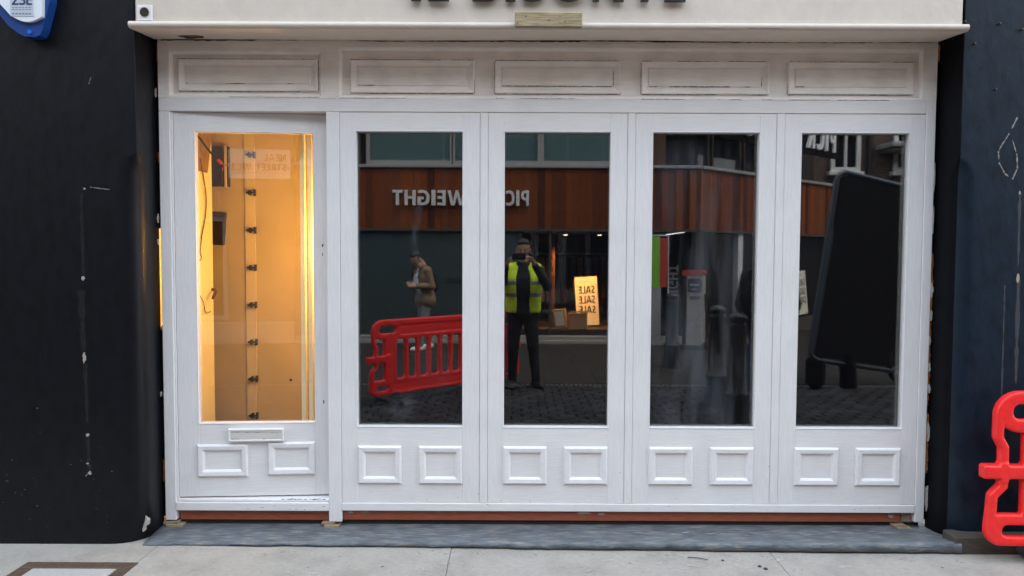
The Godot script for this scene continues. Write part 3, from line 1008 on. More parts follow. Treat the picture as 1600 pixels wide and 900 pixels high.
func panel_ring(par: Node3D, called: String, x0: float, y0: float, x1: float, y1: float, z: float, m: Material) -> Node3D:
	var s := start()
	moulding(s, x0, y0, x1, y1, z, [[0, -0.002], [0.0, 0.004], [0.004, 0.010], [0.010, 0.015], [0.030, 0.013], [0.036, 0.009], [0.044, -0.002]])
	return part(par, called, s, m)

func glazing(leaf: Node3D, x0: float, x1: float, y0: float, y1: float, zg: float, black: bool) -> void:
	# bead round the glass, then the sealed unit: two panes
	var s := start()
	moulding(s, x0 - 0.006, y0 - 0.007, x1 + 0.006, y1 + 0.006, zg, [[0.0, 0.017], [0.0, 0.0245], [0.004, 0.0255], [0.007, 0.020], [0.0075, 0.0045]])
	part(leaf, "bead", s, mats.paint_edge)
	for k in 2:
		var g := start()
		box(g, Vector3(x0 - 0.004, y0 - 0.004, zg - 0.004 - k * 0.012), Vector3(x1 + 0.004, y1 + 0.004, zg - k * 0.012), 0.0)
		part(leaf, "pane", g, mats.window_glass)
	if black:
		var b := start()
		box(b, Vector3(x0 - 0.02, y0 - 0.02, zg - 0.030), Vector3(x1 + 0.02, y1 + 0.02, zg - 0.020), 0.0)
		part(leaf, "blackout_sheet", b, mats.blackout)

func build_shop_front() -> void:
	var t := thing("shop_front", "new white painted timber shop front with glazed door and four tall black windows", "shop front")
	var w: Material = mats.white_paint
	var wf: Material = mats.white_paint_flat
	# outer frame
	rail_part(t, "jamb", -2.0, -1.937, 0.016, 2.356, -0.07, 0.024, w)
	rail_part(t, "jamb", 2.3255, 2.379, 0.022, 2.43, -0.07, 0.024, w)
	rail_part(t, "post", -1.056, -0.9815, 0.010, 2.356, -0.07, 0.024, w)
	for x in [[-0.1866, -0.1424], [0.6464, 0.6896], [1.4864, 1.5316]]: rail_part(t, "mullion", x[0], x[1], 0.1225, 2.356, -0.07, 0.0225, w)
	rail_part(t, "head_rail", -2.0, 2.3250, 2.3565, 2.431, -0.07, 0.0238, wf)
	rail_part(t, "door_sill", -1.9368, -1.0562, 0.074, 0.122, -0.07, 0.030, wf)
	rail_part(t, "window_sill", -0.9813, 2.3253, 0.076, 0.122, -0.07, 0.026, wf)
	rail_part(t, "sub_sill", -1.925, -1.062, 0.011, 0.072, -0.10, 0.000, mats.brown_primer, 0.002)
	rail_part(t, "sub_sill", -0.978, 2.255, 0.0145, 0.074, -0.10, 0.002, mats.brown_primer, 0.002)
	rail_part(t, "gap_shade", -1.995, 2.37, -0.04, 0.0075, -0.13, -0.016, mats.dark_room, 0.0)  # dark strip added to draw the shade in the gap under the sub sill
	rail_part(t, "rebate_strip", -1.9368, -1.927, 0.1225, 2.356, -0.07, 0.012, mats.paint_edge, 0.002)
	rail_part(t, "rebate_strip", -1.9265, -1.0565, 0.1225, 0.139, -0.07, 0.016, mats.paint_edge, 0.004)
	var rp := start()
	box(rp, Vector3(-0.97, 0.012, -0.14), Vector3(2.31, 2.74, -0.105), 0.0)
	part(t, "backing_board", rp, mats.dark_room)
	# paint smears on the brown sub sill
	var sm := start()
	for q in [[-0.935, 0.060, 0.018, 0.008], [-0.42, 0.063, 0.006, 0.003], [-0.33, 0.063, 0.006, 0.003], [0.42, 0.060, 0.05, 0.008], [0.52, 0.055, 0.02, 0.010], [2.20, 0.05, 0.02, 0.012], [-0.85, 0.060, 0.03, 0.004], [1.2, 0.068, 0.04, 0.002]]:
		plate(sm, blob(q[0], q[1], q[2], q[3], int(q[0] * 50) + 300, 10), 0.0022, 0.0030)
	part(t, "paint_smear", sm, faint("smear", Color(0.6, 0.57, 0.54), 0.5)).set_meta("kind", "stuff")
	# transom: two fields with their raised panels
	rail_part(t, "transom_board", -2.0, 2.379, 2.4312, 2.775, -0.07, 0.004, mats.transom_bounce_paint, 0.002)
	for q in [[-2.0, -1.062, 2.4315, 2.760, 0.062, 0.020, 0.010, 0.07], [-1.0615, 2.379, 2.4315, 2.760, 0.080, 0.080, 0.004, 0.045]]:
		var s := start()
		flat(s)
		var fx0: float = q[0] + q[4]
		var fx1: float = q[1] - q[5]
		var fy0: float = q[2] + q[6]
		var fy1: float = q[3] - q[7]
		# flat margin (four strips) and the sloping edge down to the field
		for b in [[q[0], fx0, q[2], q[3]], [fx1, q[1], q[2], q[3]], [fx0, fx1, q[2], fy0], [fx0, fx1, fy1, q[3]]]:
			if b[1] - b[0] > 0.0005 and b[3] - b[2] > 0.0005: box(s, Vector3(b[0], b[2], 0.0042), Vector3(b[1], b[3], 0.0222), 0.0)
		moulding(s, fx0, fy0, fx1, fy1, 0.0, [[0.0, 0.0222], [0.004, 0.019], [0.012, 0.012], [0.016, 0.0045]])
		part(t, "transom_frame", s, mats.transom_bounce_paint)
	var pr := [[-1.890, -1.104, 2.473, 2.651], [-0.919, -0.221, 2.466, 2.650], [-0.106, 0.604, 2.465, 2.648], [0.721, 1.439, 2.465, 2.647], [1.547, 2.253, 2.467, 2.647]]
	for i in pr.size():
		var p = pr[i]
		var s := start()
		moulding(s, p[0], p[2], p[1], p[3], 0.004, [[0.0, -0.004], [0.0, 0.012], [0.004, 0.015], [0.012, 0.014], [0.034, 0.006], [0.040, 0.0045], [0.042, 0.009], [0.044, 0.009]])
		quad(s, Vector3(p[0] + 0.043, p[2] + 0.043, 0.0125), Vector3(p[1] - 0.043, p[2] + 0.043, 0.0125), Vector3(p[1] - 0.043, p[3] - 0.043, 0.0125), Vector3(p[0] + 0.043, p[3] - 0.043, 0.0125))
		var pn := part(t, "transom_panel", s, mats.transom_bounce_paint)
		# open joints where the filler has cracked
		var c := start()
		var zc := 0.0052
		ragged(c, Vector3(p[0] + 0.002, p[3] - 0.0020, 0.0185), Vector3(p[1] - 0.002, p[3] - 0.0024, 0.0185), 0.0052, 200 + i, 0.15)
		ragged(c, Vector3(p[0] + 0.002, p[2] - 0.0018, zc), Vector3(p[1] - 0.002, p[2] - 0.0018, zc), 0.0036, 220 + i, 0.2)
		ragged(c, Vector3(p[0] + 0.045, p[2] + 0.0415, 0.0142), Vector3(p[1] - 0.045, p[2] + 0.0405, 0.0142), 0.0046, 240 + i, 0.75 if i != 2 and i != 3 else 0.35)
		ragged(c, Vector3(p[0] - 0.0018, p[2], zc), Vector3(p[0] - 0.0018, p[3], zc), 0.0030, 260 + i, 0.3)
		ragged(c, Vector3(p[1] + 0.0018, p[2], zc), Vector3(p[1] + 0.0018, p[3], zc), 0.0030, 280 + i, 0.3)
		if i in [2, 3]: ragged(c, Vector3(p[1] - 0.0425, p[2] + 0.045, 0.0142), Vector3(p[1] - 0.0425, p[3] - 0.045, 0.0142), 0.004, 290 + i, 0.2)
		part(pn, "open_joint", c, mats.crack).set_meta("kind", "stuff")
	var top := start()
	ragged(top, Vector3(-1.98, 2.7515, 0.0228), Vector3(2.36, 2.7525, 0.0228), 0.010, 306, 0.25, 0.02)
	ragged(top, Vector3(-1.98, 2.7555, 0.0226), Vector3(2.36, 2.7555, 0.0226), 0.009, 307, 0.0, 0.03)
	part(t, "open_joint", top, mats.crack).set_meta("kind", "stuff")
	var cj := start()
	ragged(cj, Vector3(-0.98, 2.4335, 0.0243), Vector3(-0.60, 2.4335, 0.0243), 0.0024, 301, 0.6)
	ragged(cj, Vector3(-0.1, 2.4345, 0.0243), Vector3(0.35, 2.4345, 0.0243), 0.0022, 302, 0.7)
	ragged(cj, Vector3(0.72, 2.4330, 0.0243), Vector3(1.46, 2.4320, 0.0243), 0.0026, 303, 0.5)
	ragged(cj, Vector3(1.55, 2.4325, 0.0243), Vector3(2.30, 2.4315, 0.0243), 0.0026, 304, 0.5)
	ragged(cj, Vector3(-1.60, 2.4365, 0.0243), Vector3(-1.09, 2.4355, 0.0243), 0.0022, 305, 0.5)
	part(t, "open_joint", cj, mats.crack).set_meta("kind", "stuff")
	# four glazed leaves
	var leaves := [[-0.980, -0.188, -0.888, -0.286], [-0.141, 0.645, -0.049, 0.550], [0.691, 1.485, 0.790, 1.391], [1.533, 2.324, 1.630, 2.236]]
	var rings := [[-0.886, -0.636, -0.537, -0.286], [-0.051, 0.200, 0.298, 0.550], [0.786, 1.039, 1.139, 1.389], [1.623, 1.878, 1.976, 2.235]]
	for i in 4:
		var q = leaves[i]
		var leaf := Node3D.new()
		put(t, leaf, "window_leaf")
		leaf.set_meta("label", ["white window leaf whose pane mirrors a red barrier and a walker", "white window leaf whose pane mirrors the person in the yellow vest", "white window leaf with the dusty pane that mirrors bollards", "white window leaf whose pane mirrors the tall black panel"][i])
		var y0 := 0.1236
		var y1 := 2.3549
		var gy0 := 0.568
		var gy1 := 2.249
		for b in [["stile", q[0], q[2], y0, y1], ["stile", q[3], q[1], y0, y1], ["top_rail", q[2], q[3], gy1, y1], ["bottom_panel", q[2], q[3], y0, gy0]]:
			var s := start()
			box(s, Vector3(b[1], b[3], -0.03), Vector3(b[2], b[4], 0.0185 + (0.0006 if b[0] == "stile" else 0.0)), 0.0016 if b[0] == "stile" else 0.0)
			part(leaf, b[0], s, w if b[0] == "stile" else wf)
		for k in 2: panel_ring(leaf, "panel_moulding", rings[i][k * 2], 0.234, rings[i][k * 2 + 1], 0.4545, 0.0185, mats.paint_edge)
		glazing(leaf, q[2], q[3], gy0, gy1, -0.004, true)
	dust(t)
	var jm := start()
	var jr := RandomNumberGenerator.new()
	jr.seed = 77
	for i in 60:
		var x := jr.randf_range(-0.97, 2.31)
		var y := 0.13 + 0.42 * jr.randf() * jr.randf()
		plate(jm, blob(x, y, jr.randf_range(0.001, 0.006), jr.randf_range(0.0006, 0.002), 900 + i, 7), 0.0192, 0.0197)
	for i in 24:
		var x := jr.randf_range(-1.9, 2.31)
		plate(jm, blob(x, jr.randf_range(0.082, 0.118), jr.randf_range(0.002, 0.010), jr.randf_range(0.0006, 0.002), 960 + i, 7), 0.0302 if x < -1.06 else 0.0262, 0.0306 if x < -1.06 else 0.0266)
	part(t, "scuff_marks", jm, faint("joinery_scuff", Color(0.12, 0.11, 0.10), 0.30)).set_meta("kind", "stuff")
	# the door, hung on the left and standing slightly ajar
	var door := Node3D.new()
	door.position = Vector3(-1.925, 0, 0.0)
	door.rotation.y = deg_to_rad(3.6)
	put(t, door, "door")
	var dw := 0.866
	var gx0 := 0.118
	var gx1 := 0.777
	for b in [["stile", 0.0, gx0, 0.148, 2.3535], ["stile", gx1, dw, 0.148, 2.3535], ["top_rail", gx0, gx1, 2.246, 2.3535], ["bottom_panel", gx0, gx1, 0.148, 0.577]]:
		var s := start()
		box(s, Vector3(b[1], b[3], -0.036), Vector3(b[2], b[4], 0.0085 + (0.0006 if b[0] == "stile" else 0.0)), 0.0016 if b[0] == "stile" else 0.0)
		part(door, b[0], s, w if b[0] == "stile" else wf)
	glazing(door, gx0, gx1, 0.577, 2.246, -0.014, false)
	panel_ring(door, "panel_moulding", 0.105, 0.262, 0.392, 0.453, 0.0088, mats.paint_edge)
	panel_ring(door, "panel_moulding", 0.505, 0.268, 0.776, 0.462, 0.0088, mats.paint_edge)
	var lp := start()
	box(lp, Vector3(0.290, 0.4745, 0.009), Vector3(0.598, 0.542, 0.030), 0.006)
	var lpn := part(door, "letter_plate", lp, mat("old_white", Color(0.62, 0.60, 0.55), {"tex": noise_cache.streak, "scale": Vector3(1, 6, 1), "rough": 0.55}))
	var lpf := start()
	moulding(lpf, 0.287, 0.471, 0.601, 0.5455, 0.010, [[0, 0], [0, 0.020], [0.003, 0.0235], [0.009, 0.0235], [0.012, 0.0205]])
	part(lpn, "rim", lpf, mats.paint_edge)
	var lpc := start()
	ragged(lpc, Vector3(0.305, 0.526, 0.0303), Vector3(0.585, 0.524, 0.0303), 0.003, 330, 0.4)
	ragged(lpc, Vector3(0.305, 0.487, 0.0303), Vector3(0.50, 0.485, 0.0303), 0.003, 331, 0.5)
	part(lpn, "open_joint", lpc, mats.crack).set_meta("kind", "stuff")
	var kh := start()
	plate(kh, blob(0.828, 0.700, 0.005, 0.006, 332, 12), 0.0092, 0.0099)
	plate(kh, PackedVector2Array([Vector2(0.826, 0.700), Vector2(0.826, 0.684), Vector2(0.831, 0.684), Vector2(0.831, 0.700)]), 0.0092, 0.0098)
	plate(kh, blob(0.828, 1.605, 0.006, 0.010, 333, 9), 0.0092, 0.0099)
	plate(kh, blob(0.827, 1.555, 0.003, 0.014, 334, 9), 0.0092, 0.0099)
	part(door, "lock_hole", kh, mats.crack).set_meta("kind", "stuff")
	# flaked paint on the threshold by the lock side
	var fl := start()
	var r := RandomNumberGenerator.new()
	r.seed = 91
	for i in 34: plate(fl, blob(-1.33 + 0.26 * r.randf(), 0.1375 + 0.004 * r.randf(), r.randf_range(0.002, 0.012), r.randf_range(0.0008, 0.0022), 400 + i, 7), 0.0161, 0.0166)
	part(t, "flaked_paint", fl, mats.crack).set_meta("kind", "stuff")

# dust and smears on the glass: thin films on the outer pane
func dust(t: Node3D) -> void:
	var im := Image.create(256, 512, false, Image.FORMAT_RGBA8)
	var n := FastNoiseLite.new()
	n.seed = 4; n.frequency = 0.012; n.fractal_octaves = 5
	for y in 512:
		for x in 256:
			var u := x / 255.0
			var v := y / 511.0
			var a := clampf(0.35 + 0.9 * n.get_noise_2d(x * 1.6, y * 0.35), 0.0, 1.0) * (0.25 + 0.75 * exp(-pow((u - 0.45) / 0.30, 2.0)))
			a *= smoothstep(0.0, 0.10, v) * smoothstep(0.0, 0.06, u) * smoothstep(0.0, 0.1, 1.0 - u) * (0.7 + 0.3 * v)
			im.set_pixel(x, y, Color(1, 1, 1, clampf(a, 0.0, 1.0) * 0.28))
	var film := StandardMaterial3D.new()
	film.resource_name = "dust_film"
	film.transparency = BaseMaterial3D.TRANSPARENCY_ALPHA
	film.albedo_texture = ImageTexture.create_from_image(im)
	film.albedo_color = lin(Color(0.24, 0.27, 0.31))
	film.roughness = 0.95
	film.metallic_specular = 0.1
	var im2 := Image.create(256, 512, false, Image.FORMAT_RGBA8)
	n.seed = 9; n.frequency = 0.03
	for y in 512:
		for x in 256:
			var u := x / 255.0
			var v := y / 511.0
			var a := exp(-pow((u - 0.56 - 0.02 * sin(v * 30.0)) / 0.035, 2.0)) * smoothstep(0.20, 0.27, v) * smoothstep(0.0, 0.05, 0.44 - v) * 0.40
			a += exp(-pow((u - 0.42 + (v - 0.93) * 0.8) / 0.10, 2.0) - pow((v - 0.935) / 0.035, 2.0)) * 0.9
			a += exp(-pow((u - 0.72) / 0.2, 2.0) - pow((v - 0.80) / 0.10, 2.0)) * 0.16
			a *= clampf(0.55 + 0.9 * n.get_noise_2d(x * 1.0, y * 0.6), 0.0, 1.0)
			im2.set_pixel(x, y, Color(1, 1, 1, clampf(a, 0.0, 1.0) * 0.35))
	var film2: StandardMaterial3D = film.duplicate()
	film2.resource_name = "smear_film"
	film2.albedo_texture = ImageTexture.create_from_image(im2)
	for q in [[0.790, 1.391, film, "window_leaf_002"], [-0.888, -0.286, film2, "window_leaf"]]:
		var s := start()
		flat(s)
		var P := [Vector3(q[0], 0.568, -0.0034), Vector3(q[1], 0.568, -0.0034), Vector3(q[1], 2.249, -0.0034), Vector3(q[0], 2.249, -0.0034)]
		var U := [Vector2(0, 1), Vector2(1, 1), Vector2(1, 0), Vector2(0, 0)]
		for k in [0, 2, 1, 0, 3, 2]:
			s.set_uv(U[k]); s.add_vertex(P[k])
		part(t.get_node(q[3]), "dust_film", s, q[2])

# ---------------------------------------------------------------- sign board over the shop
func build_fascia() -> void:
	var t := thing("sign_board", "cream shop sign board with dark standing letters over the shop front", "shop sign")
	var m: Material = mats.cream_paint
	var s := start()
	box(s, Vector3(-1.985, 2.752, 0.051), Vector3(2.352, 3.58, 0.283), 0.004)
	part(t, "board", s, m)
	# rounded bottom edge with a flat soffit that is a little uneven along its back
	var lip := start()
	lip.set_smooth_group(0)
	var prof := [Vector2(0.284, 2.768), Vector2(0.296, 2.768), Vector2(0.306, 2.764), Vector2(0.312, 2.756), Vector2(0.313, 2.748), Vector2(0.310, 2.739), Vector2(0.303, 2.733), Vector2(0.294, 2.731)]
	var x0 := -2.010
	var x1 := 2.372
	for i in prof.size() - 1:
		quad(lip, Vector3(x0, prof[i + 1].y, prof[i + 1].x), Vector3(x1, prof[i + 1].y, prof[i + 1].x), Vector3(x1, prof[i].y, prof[i].x), Vector3(x0, prof[i].y, prof[i].x))
	flat(lip)
	for x in [x0, x1]:
		var cap := []
		for p in prof: cap.append(Vector3(x, p.y, p.x))
		cap.append(Vector3(x, 2.735, 0.284))
		face(lip, cap, Vector3(0, 2.75, 0.29))
	part(t, "bottom_moulding", lip, mats.cream_paint)
	var so := start()
	flat(so)
	var n := 90
	var r := RandomNumberGenerator.new()
	r.seed = 17
	var back := []
	for i in n + 1:
		var x := lerpf(x0, x1, float(i) / n)
		back.append(Vector3(x, 2.752 + 0.002 * sin(x * 3.0), 0.034 + 0.006 * sin(x * 2.1 + 1.0) + r.randf_range(-0.003, 0.003)))
	for i in n:
		var a := lerpf(x0, x1, float(i) / n)
		var b := lerpf(x0, x1, float(i + 1) / n)
		quad(so, back[i], back[i + 1], Vector3(b, 2.731, 0.2945), Vector3(a, 2.731, 0.2945))
		quad(so, back[i] + Vector3(0, 0.03, 0), back[i + 1] + Vector3(0, 0.03, 0), back[i + 1], back[i])
	part(t, "soffit", so, mats.soffit_bounce_paint)
	# filler split along the moulding
	var c := start()
	ragged(c, Vector3(1.25, 2.7695, 0.2842), Vector3(1.80, 2.7690, 0.2842), 0.0022, 501, 0.3)
	ragged(c, Vector3(0.95, 2.738, 0.3105), Vector3(1.40, 2.7385, 0.3105), 0.0018, 502, 0.6)
	ragged(c, Vector3(-1.55, 2.7690, 0.2842), Vector3(-0.9, 2.7692, 0.2842), 0.0014, 503, 0.5)
	part(t, "open_joint", c, mats.crack).set_meta("kind", "stuff")
	# a rotten hole in the soffit by the left end
	var hole := start()
	var hp := blob(-1.775, 0.09, 0.085, 0.045, 7, 12)
	plate(hole, hp, -0.0012, 0.001, Transform3D(Basis(Vector3.RIGHT, Vector3(0, -0.0804, 0.9968), Vector3(0, -0.9968, -0.0804)), Vector3(0, 2.7548, 0.0)))
	part(t, "rotten_hole", hole, mats.crack)
	var hf := start()
	plate(hf, blob(-1.755, 0.115, 0.045, 0.012, 12, 10), 0.0012, 0.0035, Transform3D(Basis(Vector3.RIGHT, Vector3(0, -0.0804, 0.9968), Vector3(0, -0.9968, -0.0804)), Vector3(0, 2.7548, 0.0)))
	part(t, "split_wood", hf, mats.foam)
	# the letters stand off the board on hidden pins; only their feet show
	var txt := "IL BISONTE"
	var cap := 0.165
	var gap := 0.20
	var wide := 1.0
	var w := text_width(txt, cap, gap, wide)
	wide = 1.0 + (1.465 - w) / w
	letters(t, txt, Vector3(-0.535, 2.873, 0.310), cap, 0.022, mats.letter_black, Basis.IDENTITY, gap * wide, wide)
	# a rough timber block screwed on under the letters
	var b := thing("timber_block", "short raw pine block nailed to the sign board below the letters", "timber block")
	var bs := start()
	box(bs, Vector3(-0.006, 2.732, 0.3135), Vector3(0.342, 2.808, 0.345), 0.004, Transform3D(Basis(Vector3.BACK, -0.004), Vector3.ZERO))
	part(b, "block", bs, mats.raw_wood)
	var nh := start()
	for q in [[0.062, 2.785], [0.238, 2.785], [0.182, 2.763], [0.265, 2.758], [0.02, 2.75]]:
		plate(nh, blob(q[0], q[1], 0.005, 0.003, int(q[0] * 900), 8), 0.3451, 0.3457)
	part(b, "nail_hole", nh, mats.crack).set_meta("kind", "stuff")
	var bp := thing("cover_plate", "square white cover plate with a round dark hole at the left end of the sign", "plate")
	var ps := start()
	box(ps, Vector3(-1.972, 2.772, 0.2835), Vector3(-1.892, 2.852, 0.293), 0.002)
	part(bp, "plate", ps, mats.paint_edge)
	var hr := start()
	var ring := []
	tube(hr, [Vector3(-1.932, 2.814, 0.2920), Vector3(-1.932, 2.814, 0.2936)], 0.024, 20)
	part(bp, "hole", hr, mats.crack)
	var br := start()
	lathe(br, [Vector2(0.024, 0.0), Vector2(0.026, 0.003), Vector2(0.029, 0.0)], Vector3.ZERO, 20)
	var brn := part(bp, "rim", br, mats.cream_paint)
	brn.transform = Transform3D(Basis(Vector3.RIGHT, PI / 2), Vector3(-1.932, 2.814, 0.2932))

# ---------------------------------------------------------------- stone step, plinth, manhole, wedges, foam
func build_step() -> void:
	var t := thing("stone_step", "worn dark slate step with rounded nose under the shop front", "step")
	var s := start()
	s.set_smooth_group(0)
	var n := 100
	var prev := []
	var r := RandomNumberGenerator.new()
	r.seed = 23
	var nz := FastNoiseLite.new()
	nz.seed = 6; nz.frequency = 1.2
	for i in n + 1:
		var u := float(i) / n
		var x := lerpf(-2.02, 2.42, u)
		var front := lerpf(0.245, 0.315, u) + 0.010 * nz.get_noise_1d(x * 1.6) + 0.006 * nz.get_noise_1d(x * 9.0) + 0.003 * nz.get_noise_1d(x * 31.0)
		var top := lerpf(-0.030, 0.020, pow(u, 0.8)) + 0.004 * nz.get_noise_1d(x * 2.0 + 40.0)
		var back := lerpf(-0.018, -0.010, u)
		var ring := [Vector3(x, back, -0.20), Vector3(x, back, 0.02), Vector3(x, lerpf(back, top, 0.35), front - 0.12), Vector3(x, lerpf(back, top, 0.75), front - 0.05), Vector3(x, top, front - 0.022), Vector3(x, top - 0.006, front - 0.008), Vector3(x, minf(top - 0.016, top - (top - GY) * 0.3), front), Vector3(x, GY + 0.009, front - 0.002), Vector3(x, GY + 0.006, front - 0.02), Vector3(x, GY - 0.012, front - 0.022)]
		if prev:
			for k in ring.size() - 1: quad(s, prev[k + 1], ring[k + 1], ring[k], prev[k])
		else: face(s, ring + [Vector3(x, GY - 0.012, -0.2)], Vector3(0, -0.02, 0.0))
		prev = ring
	face(s, prev + [Vector3(2.42, GY - 0.012, -0.2)], Vector3(0, -0.02, 0.0))
	part(t, "slab", s, mats.slate)
	var ch := start()
	for i in 60:
		var x := r.randf_range(-1.8, 2.3)
		var z := lerpf(0.27, 0.33, (x + 2.0) / 4.4) + r.randf_range(0.0, 0.05)
		plate(ch, blob(0, 0, r.randf_range(0.002, 0.012), r.randf_range(0.001, 0.004), 700 + i, 7), 0.0, 0.002, Transform3D(Basis(Vector3.RIGHT, -PI / 2).rotated(Vector3.UP, r.randf() * 0.6), Vector3(x, GY + 0.0035, z)))
	var chips := part(self, "rubble", ch, mats.plaster)
	tag(chips, "tiny pale crumbs of mortar scattered along the foot of the step", "", "", "stuff")
	var fk := start()
	for i in 46:
		var x := r.randf_range(-1.7, 2.3)
		var u2 := (x + 2.02) / 4.44
		plate(fk, blob(0, 0, r.randf_range(0.006, 0.035), r.randf_range(0.0008, 0.003), 820 + i, 9), 0.0, 0.0006, Transform3D(Basis(Vector3.RIGHT, -PI / 2).rotated(Vector3.UP, r.randf_range(-0.12, 0.12)), Vector3(x, lerpf(lerpf(-0.018, -0.010, u2), lerpf(-0.030, 0.020, pow(u2, 0.8)), 0.62) + 0.0045, r.randf_range(0.13, 0.19))))
	part(t, "pale_scratches", fk, faint("step_fleck", Color(0.62, 0.64, 0.66), 0.4)).set_meta("kind", "stuff")
	var p := thing("timber_plinth", "weathered dark timber board lying at the foot of the right wall", "board")
	var ps := start()
	box(ps, Vector3(2.385, GY - 0.005, 0.19), Vector3(4.6, 0.048, 0.306), 0.006)
	part(p, "board", ps, mats.old_wood)
	var tw := thing("twig", "thin dark twig lying on the pale pavement before the step", "twig")
	var ts := start()
	tube(ts, [Vector3(0.93, GY + 0.006, 0.375), Vector3(0.985, GY + 0.007, 0.385), Vector3(1.03, GY + 0.006, 0.405)], 0.0022, 6)
	part(tw, "stem", ts, mats.black_metal)
	var lf := [[1.28, 0.47, 0.010, 0.006], [1.30, 0.50, 0.011, 0.007], [1.11, 0.40, 0.008, 0.004], [2.22, 0.47, 0.007, 0.007]]
	for i in lf.size():
		var q = lf[i]
		var sp := thing("pebble", ["dark crumb on the pavement, the left one of a close pair", "dark crumb on the pavement, the right one of a close pair", "small dark crumb alone on the pavement by the step", "small pale pebble on the pavement before the right wall"][i], "pebble", "crumbs on the pavement")
		var ss := start()
		ss.set_smooth_group(0)
		lathe(ss, [Vector2(0.0, 0.0), Vector2(q[2], 0.0), Vector2(q[2] * 0.8, q[3] * 0.7), Vector2(0.0, q[3])], Vector3.ZERO, 7)
		var o := part(sp, "stone", ss, mats.plaster if i == 3 else mats.cast_iron)
		sp.position = Vector3(q[0], GY, q[1])
	# manhole with a recessed, concrete-filled cover
	var mh := thing("manhole_cover", "square rusty manhole frame filled with pale concrete in the pavement", "manhole cover")
	var fs := start()
	var A := [-2.50, -1.925, 0.465, 1.04]
	for b in [[A[0], A[1], A[2], A[2] + 0.072], [A[0], A[1], A[3] - 0.072, A[3]], [A[0], A[0] + 0.072, A[2] + 0.0725, A[3] - 0.0725], [A[1] - 0.072, A[1], A[2] + 0.0725, A[3] - 0.0725]]:
		box(fs, Vector3(b[0], GY - 0.03, b[2]), Vector3(b[1], GY + 0.006, b[3]), 0.004)
	part(mh, "frame", fs, mats.rust)
	var ms := start()
	box(ms, Vector3(A[0] + 0.078, GY - 0.03, A[2] + 0.078), Vector3(A[1] - 0.078, GY + 0.0055, A[3] - 0.078), 0.003)
	part(mh, "infill", ms, mat("concrete_pale", Color(0.44, 0.43, 0.40), {"tex": noise_cache.stone, "scale": Vector3(3, 3, 3), "rough": 0.9, "bump": 0.3, "bump_tex": noise_cache.bump}))
	# wooden wedges that level the frame
	var wd := [[-2.015, 0.085, "pair of small wooden wedges under the frame's corner by the door hinge side", 0.05], [-1.10, 0.075, "thin split wedge under the post between door and windows", 0.0], [2.205, 0.070, "brown wedge stack under the last window at the right wall", 0.0]]
	for i in 3:
		var q = wd[i]
		var k := thing("wooden_wedge", q[2], "wedge", "wedges under the shop front")
		var s1 := start()
		box(s1, Vector3(q[0], -0.009, -0.06), Vector3(q[0] + q[1], 0.006, 0.03), 0.001, Transform3D(Basis(Vector3.BACK, 0.05), Vector3(0, -0.05 * q[0], 0)))
		part(k, "wedge", s1, mats.shim_wood)
		var s2 := start()
		box(s2, Vector3(q[0] + 0.02, -0.024, -0.05), Vector3(q[0] + q[1] + 0.03, -0.010, 0.036), 0.001, Transform3D(Basis(Vector3.BACK, -0.03), Vector3(0, 0.03 * q[0] + 0.006, 0)))
		part(k, "wedge", s2, mats.raw_wood)
	var bk := thing("packing_block", "pale timber packing block at the right end of the brown sub sill", "block")
	var bs := start()
	box(bs, Vector3(2.262, 0.012, -0.08), Vector3(2.320, 0.072, -0.004), 0.003)
	part(bk, "block", bs, mats.shim_wood)
	# expanding foam squeezed between frame and walls
	var fm := [[-2.009, 2.69, 0.010, 0.050, "at the top left corner of the frame"], [-2.012, 2.10, 0.008, 0.028, "small, left of the door head"], [-2.009, 0.30, 0.011, 0.062, "left of the door's lower panels"], [-2.009, 1.13, 0.009, 0.014, "under the glowing slit left of the door"], [2.390, 1.40, 0.013, 0.17, "beside the right frame at head height"], [2.390, 1.05, 0.011, 0.20, "beside the right frame at hip height"], [2.391, 0.48, 0.014, 0.17, "beside the right frame at knee height"], [2.389, 2.70, 0.014, 0.045, "at the top right corner of the frame"], [2.389, 0.80, 0.010, 0.10, "beside the right frame above the knee"]]
	for i in fm.size():
		var q = fm[i]
		var f := thing("expanding_foam", "orange foam squeezed from the gap " + q[4], "foam", "foam round the shop front")
		var s1 := start()
		var rr := RandomNumberGenerator.new()
		rr.seed = 800 + i
		var pts := []
		var m := maxi(3, int(q[3] * 2.0 / 0.02))
		for k in m + 1: pts.append(Vector3(q[0] + rr.randf_range(-0.003, 0.003), q[1] - q[3] + 2.0 * q[3] * k / m, 0.0 + rr.randf_range(-0.006, 0.006)))
		tube(s1, pts, q[2], 7)
		part(f, "bead", s1, mats.foam)
	# filler behind the foam keeps the passage closed, but for one slit
	for q in [[-2.0715, -2.001, 1.70, 2.7795, "upper"], [-2.0715, -2.001, 0.02, 1.12, "lower"]]:
		var f := thing("gap_packer", "dark packing strip in the gap left of the frame, the %s length" % q[4], "packing strip", "packing strips in the gaps")
		var s1 := start()
		box(s1, Vector3(q[0], q[2], -0.06), Vector3(q[1], q[3], -0.03), 0.0)
		part(f, "strip", s1, mats.dark_room)
	var f2 := thing("gap_packer", "dark packing strip in the gap right of the frame", "packing strip", "packing strips in the gaps")
	var s3 := start()
	box(s3, Vector3(2.3795, 0.02, -0.06), Vector3(2.506, 2.7795, -0.03), 0.0)
	part(f2, "strip", s3, mats.dark_room)

